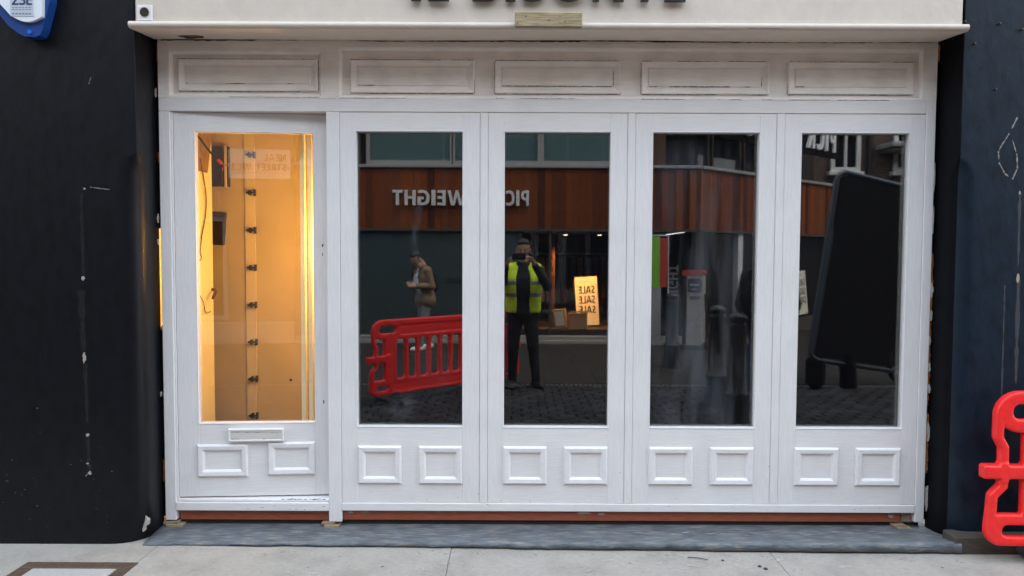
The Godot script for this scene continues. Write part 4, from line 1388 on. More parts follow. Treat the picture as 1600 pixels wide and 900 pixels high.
# ---------------------------------------------------------------- the shop across the street, which the black panes mirror
const FZ := 8.95
func build_opposite() -> void:
	var t := thing("timber_clad_shop", "shop across the street with vertical cedar fascia and grey standing letters", "building")
	var away := Basis(Vector3.UP, PI)
	# long front, then a wing turned back by 40 degrees
	var main := Transform3D(Basis.IDENTITY, Vector3(3.393, 0, FZ))
	var wing := Transform3D(Basis(Vector3.UP, deg_to_rad(-40)), Vector3(3.393, 0, FZ))
	var r := RandomNumberGenerator.new()
	r.seed = 41
	for q in [[main, -6.193, 0.0], [wing, 0.0, 6.4]]:
		var xf: Transform3D = q[0]
		var x: float = q[1]
		while x < q[2] - 0.02:
			var w := minf(0.125, q[2] - x)
			var o := piece(t, "plank", box_mesh(Vector3(snappedf(w - 0.004, 0.001), 1.098, 0.024), 0.003), mats["cedar_%d" % [0, 0, 1, 1, 2, 3, 4, 5][r.randi_range(0, 7)]], xf * Transform3D(Basis.IDENTITY, Vector3(x + w / 2, 2.587, -0.012 + r.randf_range(-0.002, 0.002))))
			x += w
		var cp := start()
		box(cp, Vector3(q[1] - (0.0 if q[1] < 0 else -0.02), 3.1365, -0.07), Vector3(q[2], 3.192, 0.12), 0.006, xf)
		part(t, "capping", cp, mats.pale_trim)
		var bt := start()
		box(bt, Vector3(q[1], 1.995, -0.026), Vector3(q[2], 2.037, 0.08), 0.003, xf)
		part(t, "fascia_base", bt, mats.old_wood)
		var bk := start()
		box(bk, Vector3(q[1], 2.0, 0.081), Vector3(q[2], 3.136, 0.2), 0.0, xf)
		part(t, "fascia_back", bk, mats.dark_room)
	# lettering
	var x0 := 0.285
	x0 -= letters(t, "PICK", Vector3(x0, 2.456, FZ - 0.075), 0.272, 0.05, mats.letter_grey, away, 0.12, 0.80)
	x0 -= 0.03
	letters(t, "&", Vector3(x0, 2.456, FZ - 0.075), 0.272, 0.05, mats.letter_grey, away, 0.12, 0.80)
	letters(t, "WEIGHT", Vector3(-0.845, 2.456, FZ - 0.075), 0.272, 0.05, mats.letter_grey, away, 0.140, 0.97)
	# upper strip of windows over the long front
	var back := start()
	box(back, Vector3(-2.80, 3.1925, FZ + 0.27), Vector3(3.39, 7.6, FZ + 0.5), 0.0)
	part(t, "upper_wall", back, mats.dark_room)
	var win := [[-2.66, -1.13], [-1.10, 0.48], [0.53, 2.40]]
	for q in win:
		var g := start()
		box(g, Vector3(q[0], 3.275, FZ + 0.19), Vector3(q[1], 4.55, FZ + 0.20), 0.0)
		var wn := part(t, "window", g, mats.teal_blind)
		var f := start()
		for b in [[q[0] - 0.03, q[0] + 0.03, 3.215, 4.6], [q[1] - 0.03, q[1] + 0.03, 3.215, 4.6], [q[0] + 0.0301, q[1] - 0.0301, 3.215, 3.285], [q[0] + 0.0301, q[1] - 0.0301, 4.54, 4.6]]:
			box(f, Vector3(b[0], b[2], FZ + 0.12), Vector3(b[1], b[3], FZ + 0.19), 0.003)
		part(wn, "frame", f, mats.pale_trim)
		var pn := start()
		box(pn, Vector3(q[0] + 0.03, 3.285, FZ + 0.150), Vector3(q[1] - 0.03, 4.54, FZ + 0.156), 0.0)
		part(wn, "pane", pn, mats.window_glass)
	var up := start()
	box(up, Vector3(-2.80, 4.62, FZ + 0.05), Vector3(2.45, 7.6, FZ + 0.26), 0.0)
	part(t, "upper_cladding", up, mats.brown_brick)
	var bp := start()
	box(bp, Vector3(2.47, 3.1925, FZ + 0.05), Vector3(2.77, 7.6, FZ + 0.26), 0.004)
	part(t, "corner_pier", bp, mats.shop_wood)
	var dk := start()
	box(dk, Vector3(2.772, 3.1925, FZ + 0.2), Vector3(3.393, 7.6, FZ + 0.26), 0.0)
	part(t, "upper_glazing", dk, mats.dark_glass)
	# ground floor: plinth, teal panels, door, shop window
	var pl := start()
	box(pl, Vector3(-2.80, GY - 0.02, FZ - 0.10), Vector3(3.40, 0.012, FZ + 0.2), 0.006)
	box(pl, Vector3(-2.80, 0.0125, FZ - 0.06), Vector3(3.40, 0.092, FZ + 0.02), 0.006)
	part(t, "plinth", pl, mats.pale_trim)
	for q in [[-2.80, -1.83], [-1.82, -0.83], [-0.82, 0.12]]:
		var s := start()
		box(s, Vector3(q[0], 0.0925, FZ + 0.03), Vector3(q[1], 1.9945, FZ + 0.07), 0.004)
		part(t, "panel", s, mats.teal_panel)
	var pb := start()
	box(pb, Vector3(-2.80, GY - 0.02, FZ + 0.0715), Vector3(0.124, 3.135, FZ + 0.26), 0.0)
	part(t, "panel_back", pb, mats.dark_room)
	letters(t, "VINTAGE", Vector3(-0.80, 1.045, FZ + 0.029), 0.085, 0.004, mats.letter_black, away, 0.12, 0.9)
	# display window with a dark, warmly lit room behind
	var room := start()
	for b in [[Vector3(0.125, 0.0, FZ + 2.4), Vector3(3.3, 2.4, FZ + 2.5)], [Vector3(0.125, 0.0, FZ + 0.08), Vector3(0.175, 2.4, FZ + 2.4)], [Vector3(3.25, 0.0, FZ + 0.075), Vector3(3.376, 2.0, FZ + 2.4)], [Vector3(0.175, 0.02, FZ + 0.07), Vector3(3.25, 0.20, FZ + 2.4)], [Vector3(0.175, 2.02, FZ + 0.205), Vector3(3.25, 2.1, FZ + 2.4)]]:
		box(room, b[0], b[1], 0.0)
	part(t, "display_room", room, mats.dark_room)
	for x in [0.125, 0.66, 2.44, 3.3305]:
		var s := start()
		box(s, Vector3(x, 0.0925, FZ + 0.0), Vector3(x + 0.045, 1.9945, FZ + 0.06), 0.003)
		part(t, "window_post", s, mats.old_wood)
	for q in [[0.1701, 0.6599], [0.7051, 2.4399], [2.4851, 3.3299]]:
		var s := start()
		box(s, Vector3(q[0], 0.0925, FZ + 0.028), Vector3(q[1], 1.9945, FZ + 0.034), 0.0)
		part(t, "shop_window", s, mats.window_glass)
	for q in [[0.73, 0.80, 0.5], [1.86, 1.98, 0.45], [0.40, 0.46, 1.2]]:
		var s := start()
		box(s, Vector3(q[0], 0.092, FZ + q[2]), Vector3(q[1], 2.0195, FZ + q[2] + 0.08), 0.006)
		part(t, "timber_column", s, mats.shop_wood)
	# rails of clothes at the back of the room
	for k in 16:
		var g := start()
		var gx := 0.55 + 0.16 * k
		var c: int = r.randi_range(0, 2)
		box(g, Vector3(gx, 0.55 + r.randf() * 0.15, FZ + 1.75), Vector3(gx + 0.11, 1.52, FZ + 2.15), 0.03)
		part(t, "hanging_coat", g, [mats.brown_wool, mats.shop_wood, mats.jeans_blue][c])
	var rl := start()
	tube(rl, [Vector3(0.3, 1.6, FZ + 1.95), Vector3(3.2, 1.6, FZ + 1.95)], 0.015, 8)
	part(t, "clothes_rail", rl, mats.grey_metal)
	# vertical word on the glass near the corner
	var v := Basis(Vector3(0, 1, 0), Vector3(1, 0, 0), Vector3(0, 0, -1))
	letters(t, "WEIGHT", Vector3(2.83, 0.52, FZ + 0.026), 0.20, 0.004, mat("letter_dim", Color(0.16, 0.18, 0.19), {"rough": 0.5}), v, 0.10, 0.9)
	# wing below the fascia: dark windows, a pale post, warm bricks
	var wb := start()
	box(wb, Vector3(0.0, GY - 0.02, 0.10), Vector3(6.4, 0.25, 0.2), 0.004, wing)
	part(t, "wing_plinth", wb, mats.old_wood)
	for q in [[0.06, 1.28], [1.50, 3.2], [3.26, 6.3]]:
		var s := start()
		box(s, Vector3(q[0], 0.2505, 0.12), Vector3(q[1], 1.9945, 0.15), 0.003, wing)
		part(t, "wing_window", s, mats.wing_glass)
	var cpst := start()
	box(cpst, Vector3(3.377, GY - 0.02, FZ - 0.005), Vector3(3.47, 1.9945, FZ + 0.25), 0.004)
	part(t, "corner_post", cpst, mats.old_wood)
	var wbk := start()
	box(wbk, Vector3(0.10, GY - 0.02, 0.2005), Vector3(6.4, 3.13, 0.4), 0.0, wing)
	part(t, "wing_back", wbk, mats.dark_room)
	var post := start()
	box(post, Vector3(1.30, GY, 0.02), Vector3(1.46, 1.9945, 0.15), 0.006, wing)
	part(t, "wing_post", post, mats.sign_white)
	var wall := start()
	box(wall, Vector3(0.02, 3.193, 0.9), Vector3(6.4, 7.6, 1.1), 0.0, wing)
	part(t, "wing_upper_wall", wall, mats.dark_room)
	for q in [[0.4, 1.4], [1.55, 2.55], [2.7, 3.7]]:
		var s := start()
		box(s, Vector3(q[0], 3.3, 0.86), Vector3(q[1], 5.2, 0.89), 0.003, wing)
		var wn := part(t, "wing_upper_window", s, mats.dark_glass)
		var f := start()
		for x in [q[0] - 0.03, q[1] - 0.03]: box(f, Vector3(x, 3.3, 0.80), Vector3(x + 0.05, 5.2, 0.859), 0.004, wing)
		part(wn, "frame", f, mats.old_wood)
	# upright letters on the wing's roof edge
	var sb := start()
	box(sb, Vector3(0.6, 3.78, 0.02), Vector3(5.3, 4.60, 0.08), 0.004, wing)
	part(t, "roof_sign_board", sb, mats.panel_black)
	var wt := wing.basis * away
	letters(t, "PICK & WEIGHT", wing * Vector3(5.02, 3.90, -0.02), 0.55, 0.05, mats.letter_grey, wt, 0.14, 0.78)
	# ceiling spots in the display: small lit discs, with their light
	for q in [[0.975, 1.945], [1.60, 1.945]]:
		var fixture := thing("ceiling_spot", "small lit spotlight in the shop ceiling above the %s" % ("cartons" if q[0] < 1.2 else "sale board"), "spotlight", "spotlights in the shop window")
		var s := start()
		tube(s, [Vector3(q[0], 2.0195, FZ + 0.22), Vector3(q[0], q[1], FZ + 0.22)], 0.045, 12)
		part(fixture, "housing", s, mats.black_metal)
		var e := start()
		tube(e, [Vector3(q[0], q[1] - 0.001, FZ + 0.22), Vector3(q[0], q[1] - 0.012, FZ + 0.22)], 0.036, 12)
		part(fixture, "lamp", e, mat("spot_glow", Color(1, 0.85, 0.6), {"glow": Color(1.0, 0.80, 0.52), "glow_energy": 2.0}))
		var sp := SpotLight3D.new()
		sp.name = "spot_light"
		sp.position = Vector3(q[0], q[1] - 0.02, FZ + 0.22)
		sp.rotation_degrees = Vector3(-70, 180 + (-14 if q[0] < 1.2 else 12), 0)
		sp.light_color = Color(1.0, 0.72, 0.38)
		sp.light_energy = 3.0
		sp.spot_angle = 42.0
		sp.spot_range = 8.0; sp.spot_attenuation = 2.0
		sp.light_size = 0.03
		sp.shadow_enabled = true
		fixture.add_child(sp)
	# things in the window
	sale_board("orange lit board reading SALE three times, leaning in the shop window", Vector3(1.45, 0.225, FZ + 0.62), 0.43, 0.93, deg_to_rad(6))
	var c1 := thing("display_box", "tall pale fronted carton beside the sale board in the shop window", "box", "cartons in the shop window")
	var s1 := start()
	box(s1, Vector3(-0.115, 0.0, -0.07), Vector3(0.115, 0.36, 0.07), 0.006)
	part(c1, "carton", s1, mats.card)
	var l1 := start()
	box(l1, Vector3(-0.085, 0.06, -0.074), Vector3(0.085, 0.32, -0.0705), 0.0)
	part(c1, "label_panel", l1, mats.sale_board)
	c1.transform = Transform3D(Basis(Vector3.UP, 0.3) * Basis(Vector3.BACK, 0.16), Vector3(0.92, 0.202, FZ + 0.26))
	var c2 := thing("display_box", "open brown carton in front of the sale board", "box", "cartons in the shop window")
	var s2 := start()
	for b in [[Vector3(-0.16, 0, -0.12), Vector3(0.16, 0.28, -0.113)], [Vector3(-0.16, 0, 0.113), Vector3(0.16, 0.28, 0.12)], [Vector3(-0.16, 0, -0.1125), Vector3(-0.153, 0.28, 0.1125)], [Vector3(0.153, 0, -0.1125), Vector3(0.16, 0.28, 0.1125)], [Vector3(-0.1525, 0.0, -0.1125), Vector3(0.1525, 0.007, 0.1125)]]: box(s2, b[0], b[1], 0.0)
	part(c2, "carton", s2, mats.card)
	var fp := start()
	box(fp, Vector3(-0.16, 0.281, -0.24), Vector3(0.16, 0.286, -0.121), 0.0, Transform3D(Basis(Vector3.RIGHT, 0.25), Vector3.ZERO))
	part(c2, "flap", fp, mats.card)
	c2.transform = Transform3D(Basis(Vector3.UP, -0.15), Vector3(1.21, 0.202, FZ + 0.27))
	sale_board("second pale SALE board, in the dark window of the turned wing", wing * Vector3(3.9, 0.3, 0.06), 0.44, 0.95, deg_to_rad(-40))

func sale_board(label: String, at: Vector3, w: float, h: float, turn: float) -> void:
	var b := thing("sale_board", label, "sign", "sale boards")
	var s := start()
	box(s, Vector3(-w / 2, 0.0, -0.008), Vector3(w / 2, h, 0.008), 0.002)
	part(b, "board", s, mats.sale_board)
	for i in 3:
		var wd := w * 0.74 / text_width("SALE", h * 0.155, 0.10, 1.0)
		letters(b, "SALE", Vector3(w * 0.37, h * (0.655 - 0.205 * i), -0.0085), h * 0.155, 0.003, mats.letter_black, Basis(Vector3.UP, PI), 0.10 * wd, wd)
	var dash := start()
	box(dash, Vector3(-0.03, h * 0.90, -0.0095), Vector3(0.03, h * 0.91, -0.0085), 0.0)
	part(b, "dash", dash, mats.letter_black)
	b.transform = Transform3D(Basis(Vector3.UP, turn) * Basis(Vector3.RIGHT, 0.07) * Basis(Vector3.BACK, 0.06), at)

func build_neighbours() -> void:
	# the house left of the timber shop carries the street sign
	var a := thing("rendered_house", "grey rendered house across the street carrying the street name plate", "building")
	var s := start()
	box(s, Vector3(-14, GY - 0.02, FZ + 0.05), Vector3(-2.82, 9.6, FZ + 0.4), 0.0)
	part(a, "wall", s, mats.stucco_grey)
	for x in [-4.6, -6.6, -8.6]:
		for y in [0.45, 4.4]:
			var g := start()
			box(g, Vector3(x - 0.55, y, FZ + 0.02), Vector3(x + 0.55, y + 1.7, FZ + 0.048), 0.003)
			var wn := part(a, "window", g, mats.dark_glass)
			var f := start()
			moulding(f, -x - 0.62, y - 0.06, -x + 0.62, y + 1.76, 0.0, [[0, 0], [0, 0.05], [0.07, 0.05], [0.07, 0.02]], Transform3D(Basis(Vector3.UP, PI), Vector3(0, 0, FZ + 0.049)))
			part(wn, "frame", f, mats.pale_trim)
	var cill := start()
	box(cill, Vector3(-14, GY - 0.02, FZ - 0.03), Vector3(-2.825, 0.34, FZ + 0.049), 0.01)
	part(a, "plinth", cill, mats.pale_trim)
	var sg := thing("street_sign", "white street name plate reading NEAL STREET WC2 on the grey house", "street sign")
	var p := start()
	plate(p, round_rect(-0.535, -0.265, 0.535, 0.265, 0.03), 0.0, 0.012)
	part(sg, "plate", p, mats.sign_white)
	letters(sg, "NEAL", Vector3(-0.46, 0.055, 0.0125), 0.125, 0.003, mats.letter_black, Basis.IDENTITY, 0.16, 0.9)
	var ex := letters(sg, "STREET", Vector3(-0.46, -0.115, 0.0125), 0.125, 0.003, mats.letter_black, Basis.IDENTITY, 0.14, 0.9)
	letters(sg, "WC2", Vector3(-0.46 + ex + 0.07, -0.115, 0.0125), 0.125, 0.003, mat("sign_red", Color(0.42, 0.02, 0.02), {"rough": 0.4}), Basis.IDENTITY, 0.14, 0.9)
	var ln := start()
	box(ln, Vector3(-0.46, -0.158, 0.0125), Vector3(0.46, -0.152, 0.014), 0.0)
	part(sg, "rule", ln, mats.letter_black)
	sg.transform = Transform3D(Basis(Vector3.UP, PI), Vector3(-3.41, 3.165, FZ + 0.046))
	# brick house beyond the turned wing
	var b := thing("brick_house", "brown brick house with white sash windows beyond the timber clad shop", "building")
	var w := start()
	box(w, Vector3(7.3, GY - 0.02, 13.4), Vector3(22, 10.5, 13.8), 0.0)
	part(b, "wall", w, mats.brown_brick)
	for x in [8.03, 9.55, 11.6]:
		var g := start()
		box(g, Vector3(x - 0.30, 3.62, 13.37), Vector3(x + 0.30, 5.4, 13.398), 0.0)
		var wn := part(b, "window", g, mats.dark_glass)
		var f := start()
		for q in [[x - 0.36, x - 0.26, 3.62, 5.4], [x + 0.26, x + 0.36, 3.62, 5.4], [x - 0.03, x + 0.03, 3.72, 5.4], [x - 0.2599, x + 0.2599, 3.62, 3.72], [x - 0.2599, x - 0.0301, 4.5, 4.57], [x + 0.0301, x + 0.2599, 4.5, 4.57]]:
			box(f, Vector3(q[0], q[2], 13.30), Vector3(q[1], q[3], 13.369), 0.004)
		part(wn, "frame", f, mats.sign_white)
		var sl := start()
		box(sl, Vector3(x - 0.42, 3.52, 13.22), Vector3(x + 0.42, 3.615, 13.398), 0.01)
		part(wn, "sill", sl, mats.sign_white)
	var dp := start()
	tube(dp, [Vector3(8.62, GY, 13.33), Vector3(8.62, 10.4, 13.33)], 0.07, 10)
	part(b, "drain_pipe", dp, mats.black_metal)
	var lt := thing("wall_canopy", "pale flat metal canopy jutting from the brick house", "canopy")
	var c := start()
	box(c, Vector3(8.78, 4.12, 12.6), Vector3(10.2, 4.24, 13.398), 0.02)
	part(lt, "hood", c, mats.pale_trim)
	var c2 := start()
	box(c2, Vector3(8.86, 4.05, 12.7), Vector3(10.1, 4.119, 13.398), 0.01)
	part(lt, "fascia_strip", c2, mats.grey_metal)
	var d := thing("end_house", "dark brick house beyond the grey rendered house", "building")
	var ds := start()
	box(ds, Vector3(-46, GY - 0.02, FZ + 0.3), Vector3(-14.02, 8.8, FZ + 0.6), 0.0)
	part(d, "wall", ds, mats.brown_brick)

# ---------------------------------------------------------------- street things
func barrier_mesh() -> Mesh:
	if mesh_cache.has("barrier"): return mesh_cache.barrier
	var F := Field.new(Vector3(-0.09, -0.03, -0.045), Vector3(2.09, 0.80, 0.045), 0.0082)
	var rr := func(px: float, py: float, x0: float, y0: float, x1: float, y1: float, r: float) -> float:
		var qx := absf(px - (x0 + x1) / 2) - (x1 - x0) / 2 + r
		var qy := absf(py - (y0 + y1) / 2) - (y1 - y0) / 2 + r
		return Vector2(maxf(qx, 0), maxf(qy, 0)).length() + minf(maxf(qx, qy), 0.0) - r
	var zig := [Vector2(0.022, 0.66), Vector2(0.022, 0.54), Vector2(0.050, 0.49), Vector2(0.050, 0.30), Vector2(0.004, 0.25), Vector2(-0.008, 0.09)]
	for iy in F.n.y:
		var y := F.lo.y + iy * F.cell
		for ix in F.n.x:
			var x := F.lo.x + ix * F.cell
			var u := minf(x, 2.0 - x)      # both ends alike
			var d: float = maxf(rr.call(x, y, 0.0, 0.565, 2.0, 0.77, 0.125), -rr.call(u, y, 0.085, 0.632, 0.285, 0.706, 0.034))
			d = minf(d, maxf(rr.call(x, y, -0.03, 0.0, 2.03, 0.160, 0.075), -rr.call(u, y, 0.050, 0.048, 0.190, 0.104, 0.026)))
			for k in zig.size() - 1:
				var p := Vector2(u, y)
				d = minf(d, p.distance_to(Geometry2D.get_closest_point_to_segment(p, zig[k], zig[k + 1])) - 0.0215)
			if u > 0.10:
				if x > 0.142 and x < 1.858:
					var bx := fposmod(x - 0.27, 0.146) - 0.073
					var bay := absf(bx)
					var field: float = rr.call(x, y, 0.142, 0.125, 1.858, 0.60, 0.0)
					var hole := 1.0
					if x > 0.27 and x < 1.73: hole = rr.call(bay, y, -0.050, 0.150, 0.050, 0.575, 0.045)
					d = minf(d, maxf(field, -hole))
				else:
					d = minf(d, rr.call(x, y, 0.142, 0.125, 1.858, 0.60, 0.0))
			# the lug that hooks into the next barrier
			d = minf(d, rr.call(u, y, -0.052, 0.335, 0.20, 0.405, 0.008))
			var th := 0.024
			if u > 0.34 and y > 0.605 and y < 0.715: th = 0.017
			if u > 0.25 and y > 0.03 and y < 0.12: th = 0.019
			if y > 0.32 and y < 0.42 and u < 0.21: th = 0.030
			var rnd := 0.012
			for iz in F.n.z:
				var z := F.lo.z + iz * F.cell
				var a := d + rnd
				var b := absf(z) - th + rnd
				F.f[(iz * F.n.y + iy) * F.n.x + ix] = Vector2(maxf(a, 0), maxf(b, 0)).length() + minf(maxf(a, b), 0.0) - rnd
	var s := start()
	F.mesh(s)
	s.generate_normals()
	mesh_cache.barrier = s.commit()
	return mesh_cache.barrier

func barrier(label: String, at: Vector3, turn: float) -> void:
	var t := thing("traffic_barrier", label, "barrier", "red plastic barriers", at, turn)
	var o := MeshInstance3D.new()
	o.mesh = barrier_mesh(); o.material_override = mats.barrier_red
	put(t, o, "panel")
	o.position.y = 0.095
	o.scale = Vector3(1.05, 1.055, 1.05)
	for x in [0.30, 1.80]:
		var f := start()
		box(f, Vector3(x - 0.09, 0.0, -0.30), Vector3(x + 0.09, 0.055, 0.30), 0.022)
		box(f, Vector3(x - 0.06, 0.05, -0.09), Vector3(x + 0.06, 0.085, 0.09), 0.015)
		box(f, Vector3(x - 0.045, 0.08, -0.035), Vector3(x + 0.045, 0.12, 0.035), 0.01)
		part(t, "foot", f, mats.barrier_foot)

func bollard(label: String, at: Vector3) -> void:
	var b := thing("bollard", label, "bollard", "cast iron bollards across the street", at)
	var s := start()
	lathe(s, [Vector2(0.0, 1.08), Vector2(0.05, 1.075), Vector2(0.085, 1.05), Vector2(0.095, 1.02), Vector2(0.085, 1.0), Vector2(0.078, 0.985), Vector2(0.088, 0.97), Vector2(0.088, 0.95), Vector2(0.080, 0.93), Vector2(0.094, 0.36), Vector2(0.118, 0.345), Vector2(0.122, 0.325), Vector2(0.118, 0.305), Vector2(0.102, 0.29), Vector2(0.118, 0.05), Vector2(0.130, 0.0)], Vector3.ZERO, 20)
	part(b, "shaft", s, mats.cast_iron)

func build_street_things() -> void:
	# the one whose end shows directly at the right edge of the picture
	barrier("red plastic barrier standing close to the blue black wall", Vector3(2.500, GY, 0.41), deg_to_rad(-2))
	var d := Vector2(0.04 - (-1.485), 4.80 - 3.38)
	barrier("red plastic barrier seen mirrored in the windows, behind the photographer's side", Vector3(-1.485, GY, 3.38), -atan2(d.y, d.x))
	bollard("black iron bollard on the far pavement side, beyond the dusty pane's middle", Vector3(2.285, GY, 6.10))
	bollard("black iron bollard that the dusty pane mirrors largest, with a clear ring", Vector3(2.181, GY, 3.48))
	bollard("black iron bollard beside the jeans of the dark jacketed person", Vector3(2.090, GY, 2.50))
	# old petrol pump outside the shop's corner
	var p := thing("petrol_pump", "old cream petrol pump with red rounded top by the shop corner", "petrol pump")
	var s := start()
	box(s, Vector3(-0.20, 0.0, -0.17), Vector3(0.20, 0.08, 0.17), 0.012)
	part(p, "base", s, mats.cast_iron)
	var s2 := start()
	plate(s2, round_rect(-0.17, 0.08, 0.17, 1.28, 0.05), -0.14, 0.14)
	part(p, "body", s2, mats.pump_cream)
	var sd := start()
	plate(sd, round_rect(-0.1705, 0.09, -0.1, 1.26, 0.02), -0.1405, 0.1405)
	part(p, "side_panel", sd, mats.cast_iron)
	var s3 := start()
	plate(s3, round_rect(-0.185, 1.27, 0.185, 1.36, 0.04), -0.155, 0.155)
	part(p, "top", s3, mats.pump_red)
	var s4 := start()
	plate(s4, round_rect(-0.085, 0.98, 0.145, 1.22, 0.05), -0.150, -0.1405)
	var dial := part(p, "dial_window", s4, mats.panel_black)
	var s5 := start()
	box(s5, Vector3(-0.05, 1.10, -0.153), Vector3(0.11, 1.13, -0.1505), 0.0)
	box(s5, Vector3(-0.02, 1.03, -0.153), Vector3(0.06, 1.05, -0.1505), 0.0)
	part(dial, "scale", s5, mats.pump_cream).set_meta("kind", "stuff")
	var s6 := start()
	box(s6, Vector3(-0.05, 0.86, -0.1435), Vector3(0.12, 0.92, -0.1405), 0.0)
	part(p, "badge", s6, mats.rust)
	var hp := []
	for i in 20:
		var u := i / 19.0
		hp.append(Vector3(0.19 + 0.05 * sin(u * PI), 0.95 - 0.75 * sin(u * PI), -0.05 + 0.10 * u))
	var s7 := start()
	tube(s7, hp, 0.014, 7)
	part(p, "hose", s7, mats.black_rubber)
	p.position = Vector3(3.13, GY, 8.22)
	p.rotation.y = deg_to_rad(24)
	# tall printed banner in a plastic sleeve
	var b := thing("tall_banner", "tall green and red printed banner in a clear sleeve by the shop window", "banner")
	var g := start()
	box(g, Vector3(2.20, 1.0, 8.70), Vector3(2.63, 1.90, 8.72), 0.004)
	part(b, "green_print", g, mats.green_print)
	var rd := start()
	box(rd, Vector3(2.6305, 1.0, 8.70), Vector3(2.76, 1.87, 8.72), 0.004)
	part(b, "red_print", rd, mats.red_print)
	var lw := start()
	box(lw, Vector3(2.20, GY + 0.02, 8.70), Vector3(2.66, 0.9995, 8.72), 0.004)
	part(b, "lower_sheet", lw, mats.banner_grey)
	var ft := start()
	box(ft, Vector3(2.15, GY, 8.60), Vector3(2.80, GY + 0.0195, 8.82), 0.004)
	part(b, "foot", ft, mats.grey_metal)
	var po := start()
	tube(po, [Vector3(2.80, GY, 8.735), Vector3(2.785, 1.92, 8.735)], 0.012, 8)
	tube(po, [Vector3(2.785, 1.92, 8.735), Vector3(2.19, 1.93, 8.735)], 0.012, 8)
	part(b, "frame", po, mats.sign_white)
	# tall dark panel leaning in its rounded frame
	var t := thing("leaning_signboard", "tall black panel with rounded blue grey frame leaning on two black feet", "signboard")
	var out := round_rect(-0.50, 0.0, 0.85, 2.28, 0.13, 8)
	var pn := start()
	plate(pn, round_rect(-0.46, 0.04, 0.81, 2.24, 0.10, 8), -0.03, 0.03)
	part(t, "panel", pn, mats.panel_black)
	var fr := start()
	var pts := []
	for q in out: pts.append(Vector3(q.x, q.y, 0.0))
	pts.append(pts[0])
	tube(fr, pts, 0.034, 8, false)
	part(t, "frame", fr, mats.frame_blue_grey)
	var br := start()
	tube(br, [Vector3(-0.50, 1.55, -0.05), Vector3(-0.52, 0.05, -0.06)], 0.02, 8)
	part(t, "edge_tube", br, mats.frame_blue_grey)
	t.transform = Transform3D(Basis(Vector3.UP, deg_to_rad(-18)) * Basis(Vector3.BACK, deg_to_rad(-9.0)), Vector3(4.02, GY + 0.30, 4.55))
	var feet := start()
	box(feet, Vector3(3.56, GY, 4.40), Vector3(3.78, GY + 0.42, 4.60), 0.07)
	var pf := part(t, "foot", feet, mats.panel_black)
	pf.transform = t.transform.affine_inverse()
	var feet2 := start()
	tube(feet2, [Vector3(4.12, GY, 4.6), Vector3(4.10, GY + 0.42, 4.6)], 0.10, 14)
	var pf2 := part(t, "foot", feet2, mats.panel_black)
	pf2.transform = t.transform.affine_inverse()
	var wh := thing("trolley_wheel", "black wheel of a hand cart standing beyond the leaning panel", "wheel")
	var ws := start()
	var ring := []
	for i in 25: ring.append(Vector3(0, 0.33 + 0.30 * sin(TAU * i / 24.0), 0.30 * cos(TAU * i / 24.0)))
	tube(ws, ring, 0.035, 8, false)
	part(wh, "tyre", ws, mats.black_rubber)
	var sp := start()
	for i in 10: tube(sp, [Vector3(0, 0.33, 0), Vector3(0, 0.33 + 0.29 * sin(TAU * i / 10.0), 0.29 * cos(TAU * i / 10.0))], 0.005, 5)
	tube(sp, [Vector3(-0.05, 0.33, 0), Vector3(0.05, 0.33, 0)], 0.03, 8)
	part(wh, "spokes", sp, mats.grey_metal).set_meta("kind", "stuff")
	wh.position = Vector3(4.93, GY, 4.95)
	wh.rotation.y = 0.9

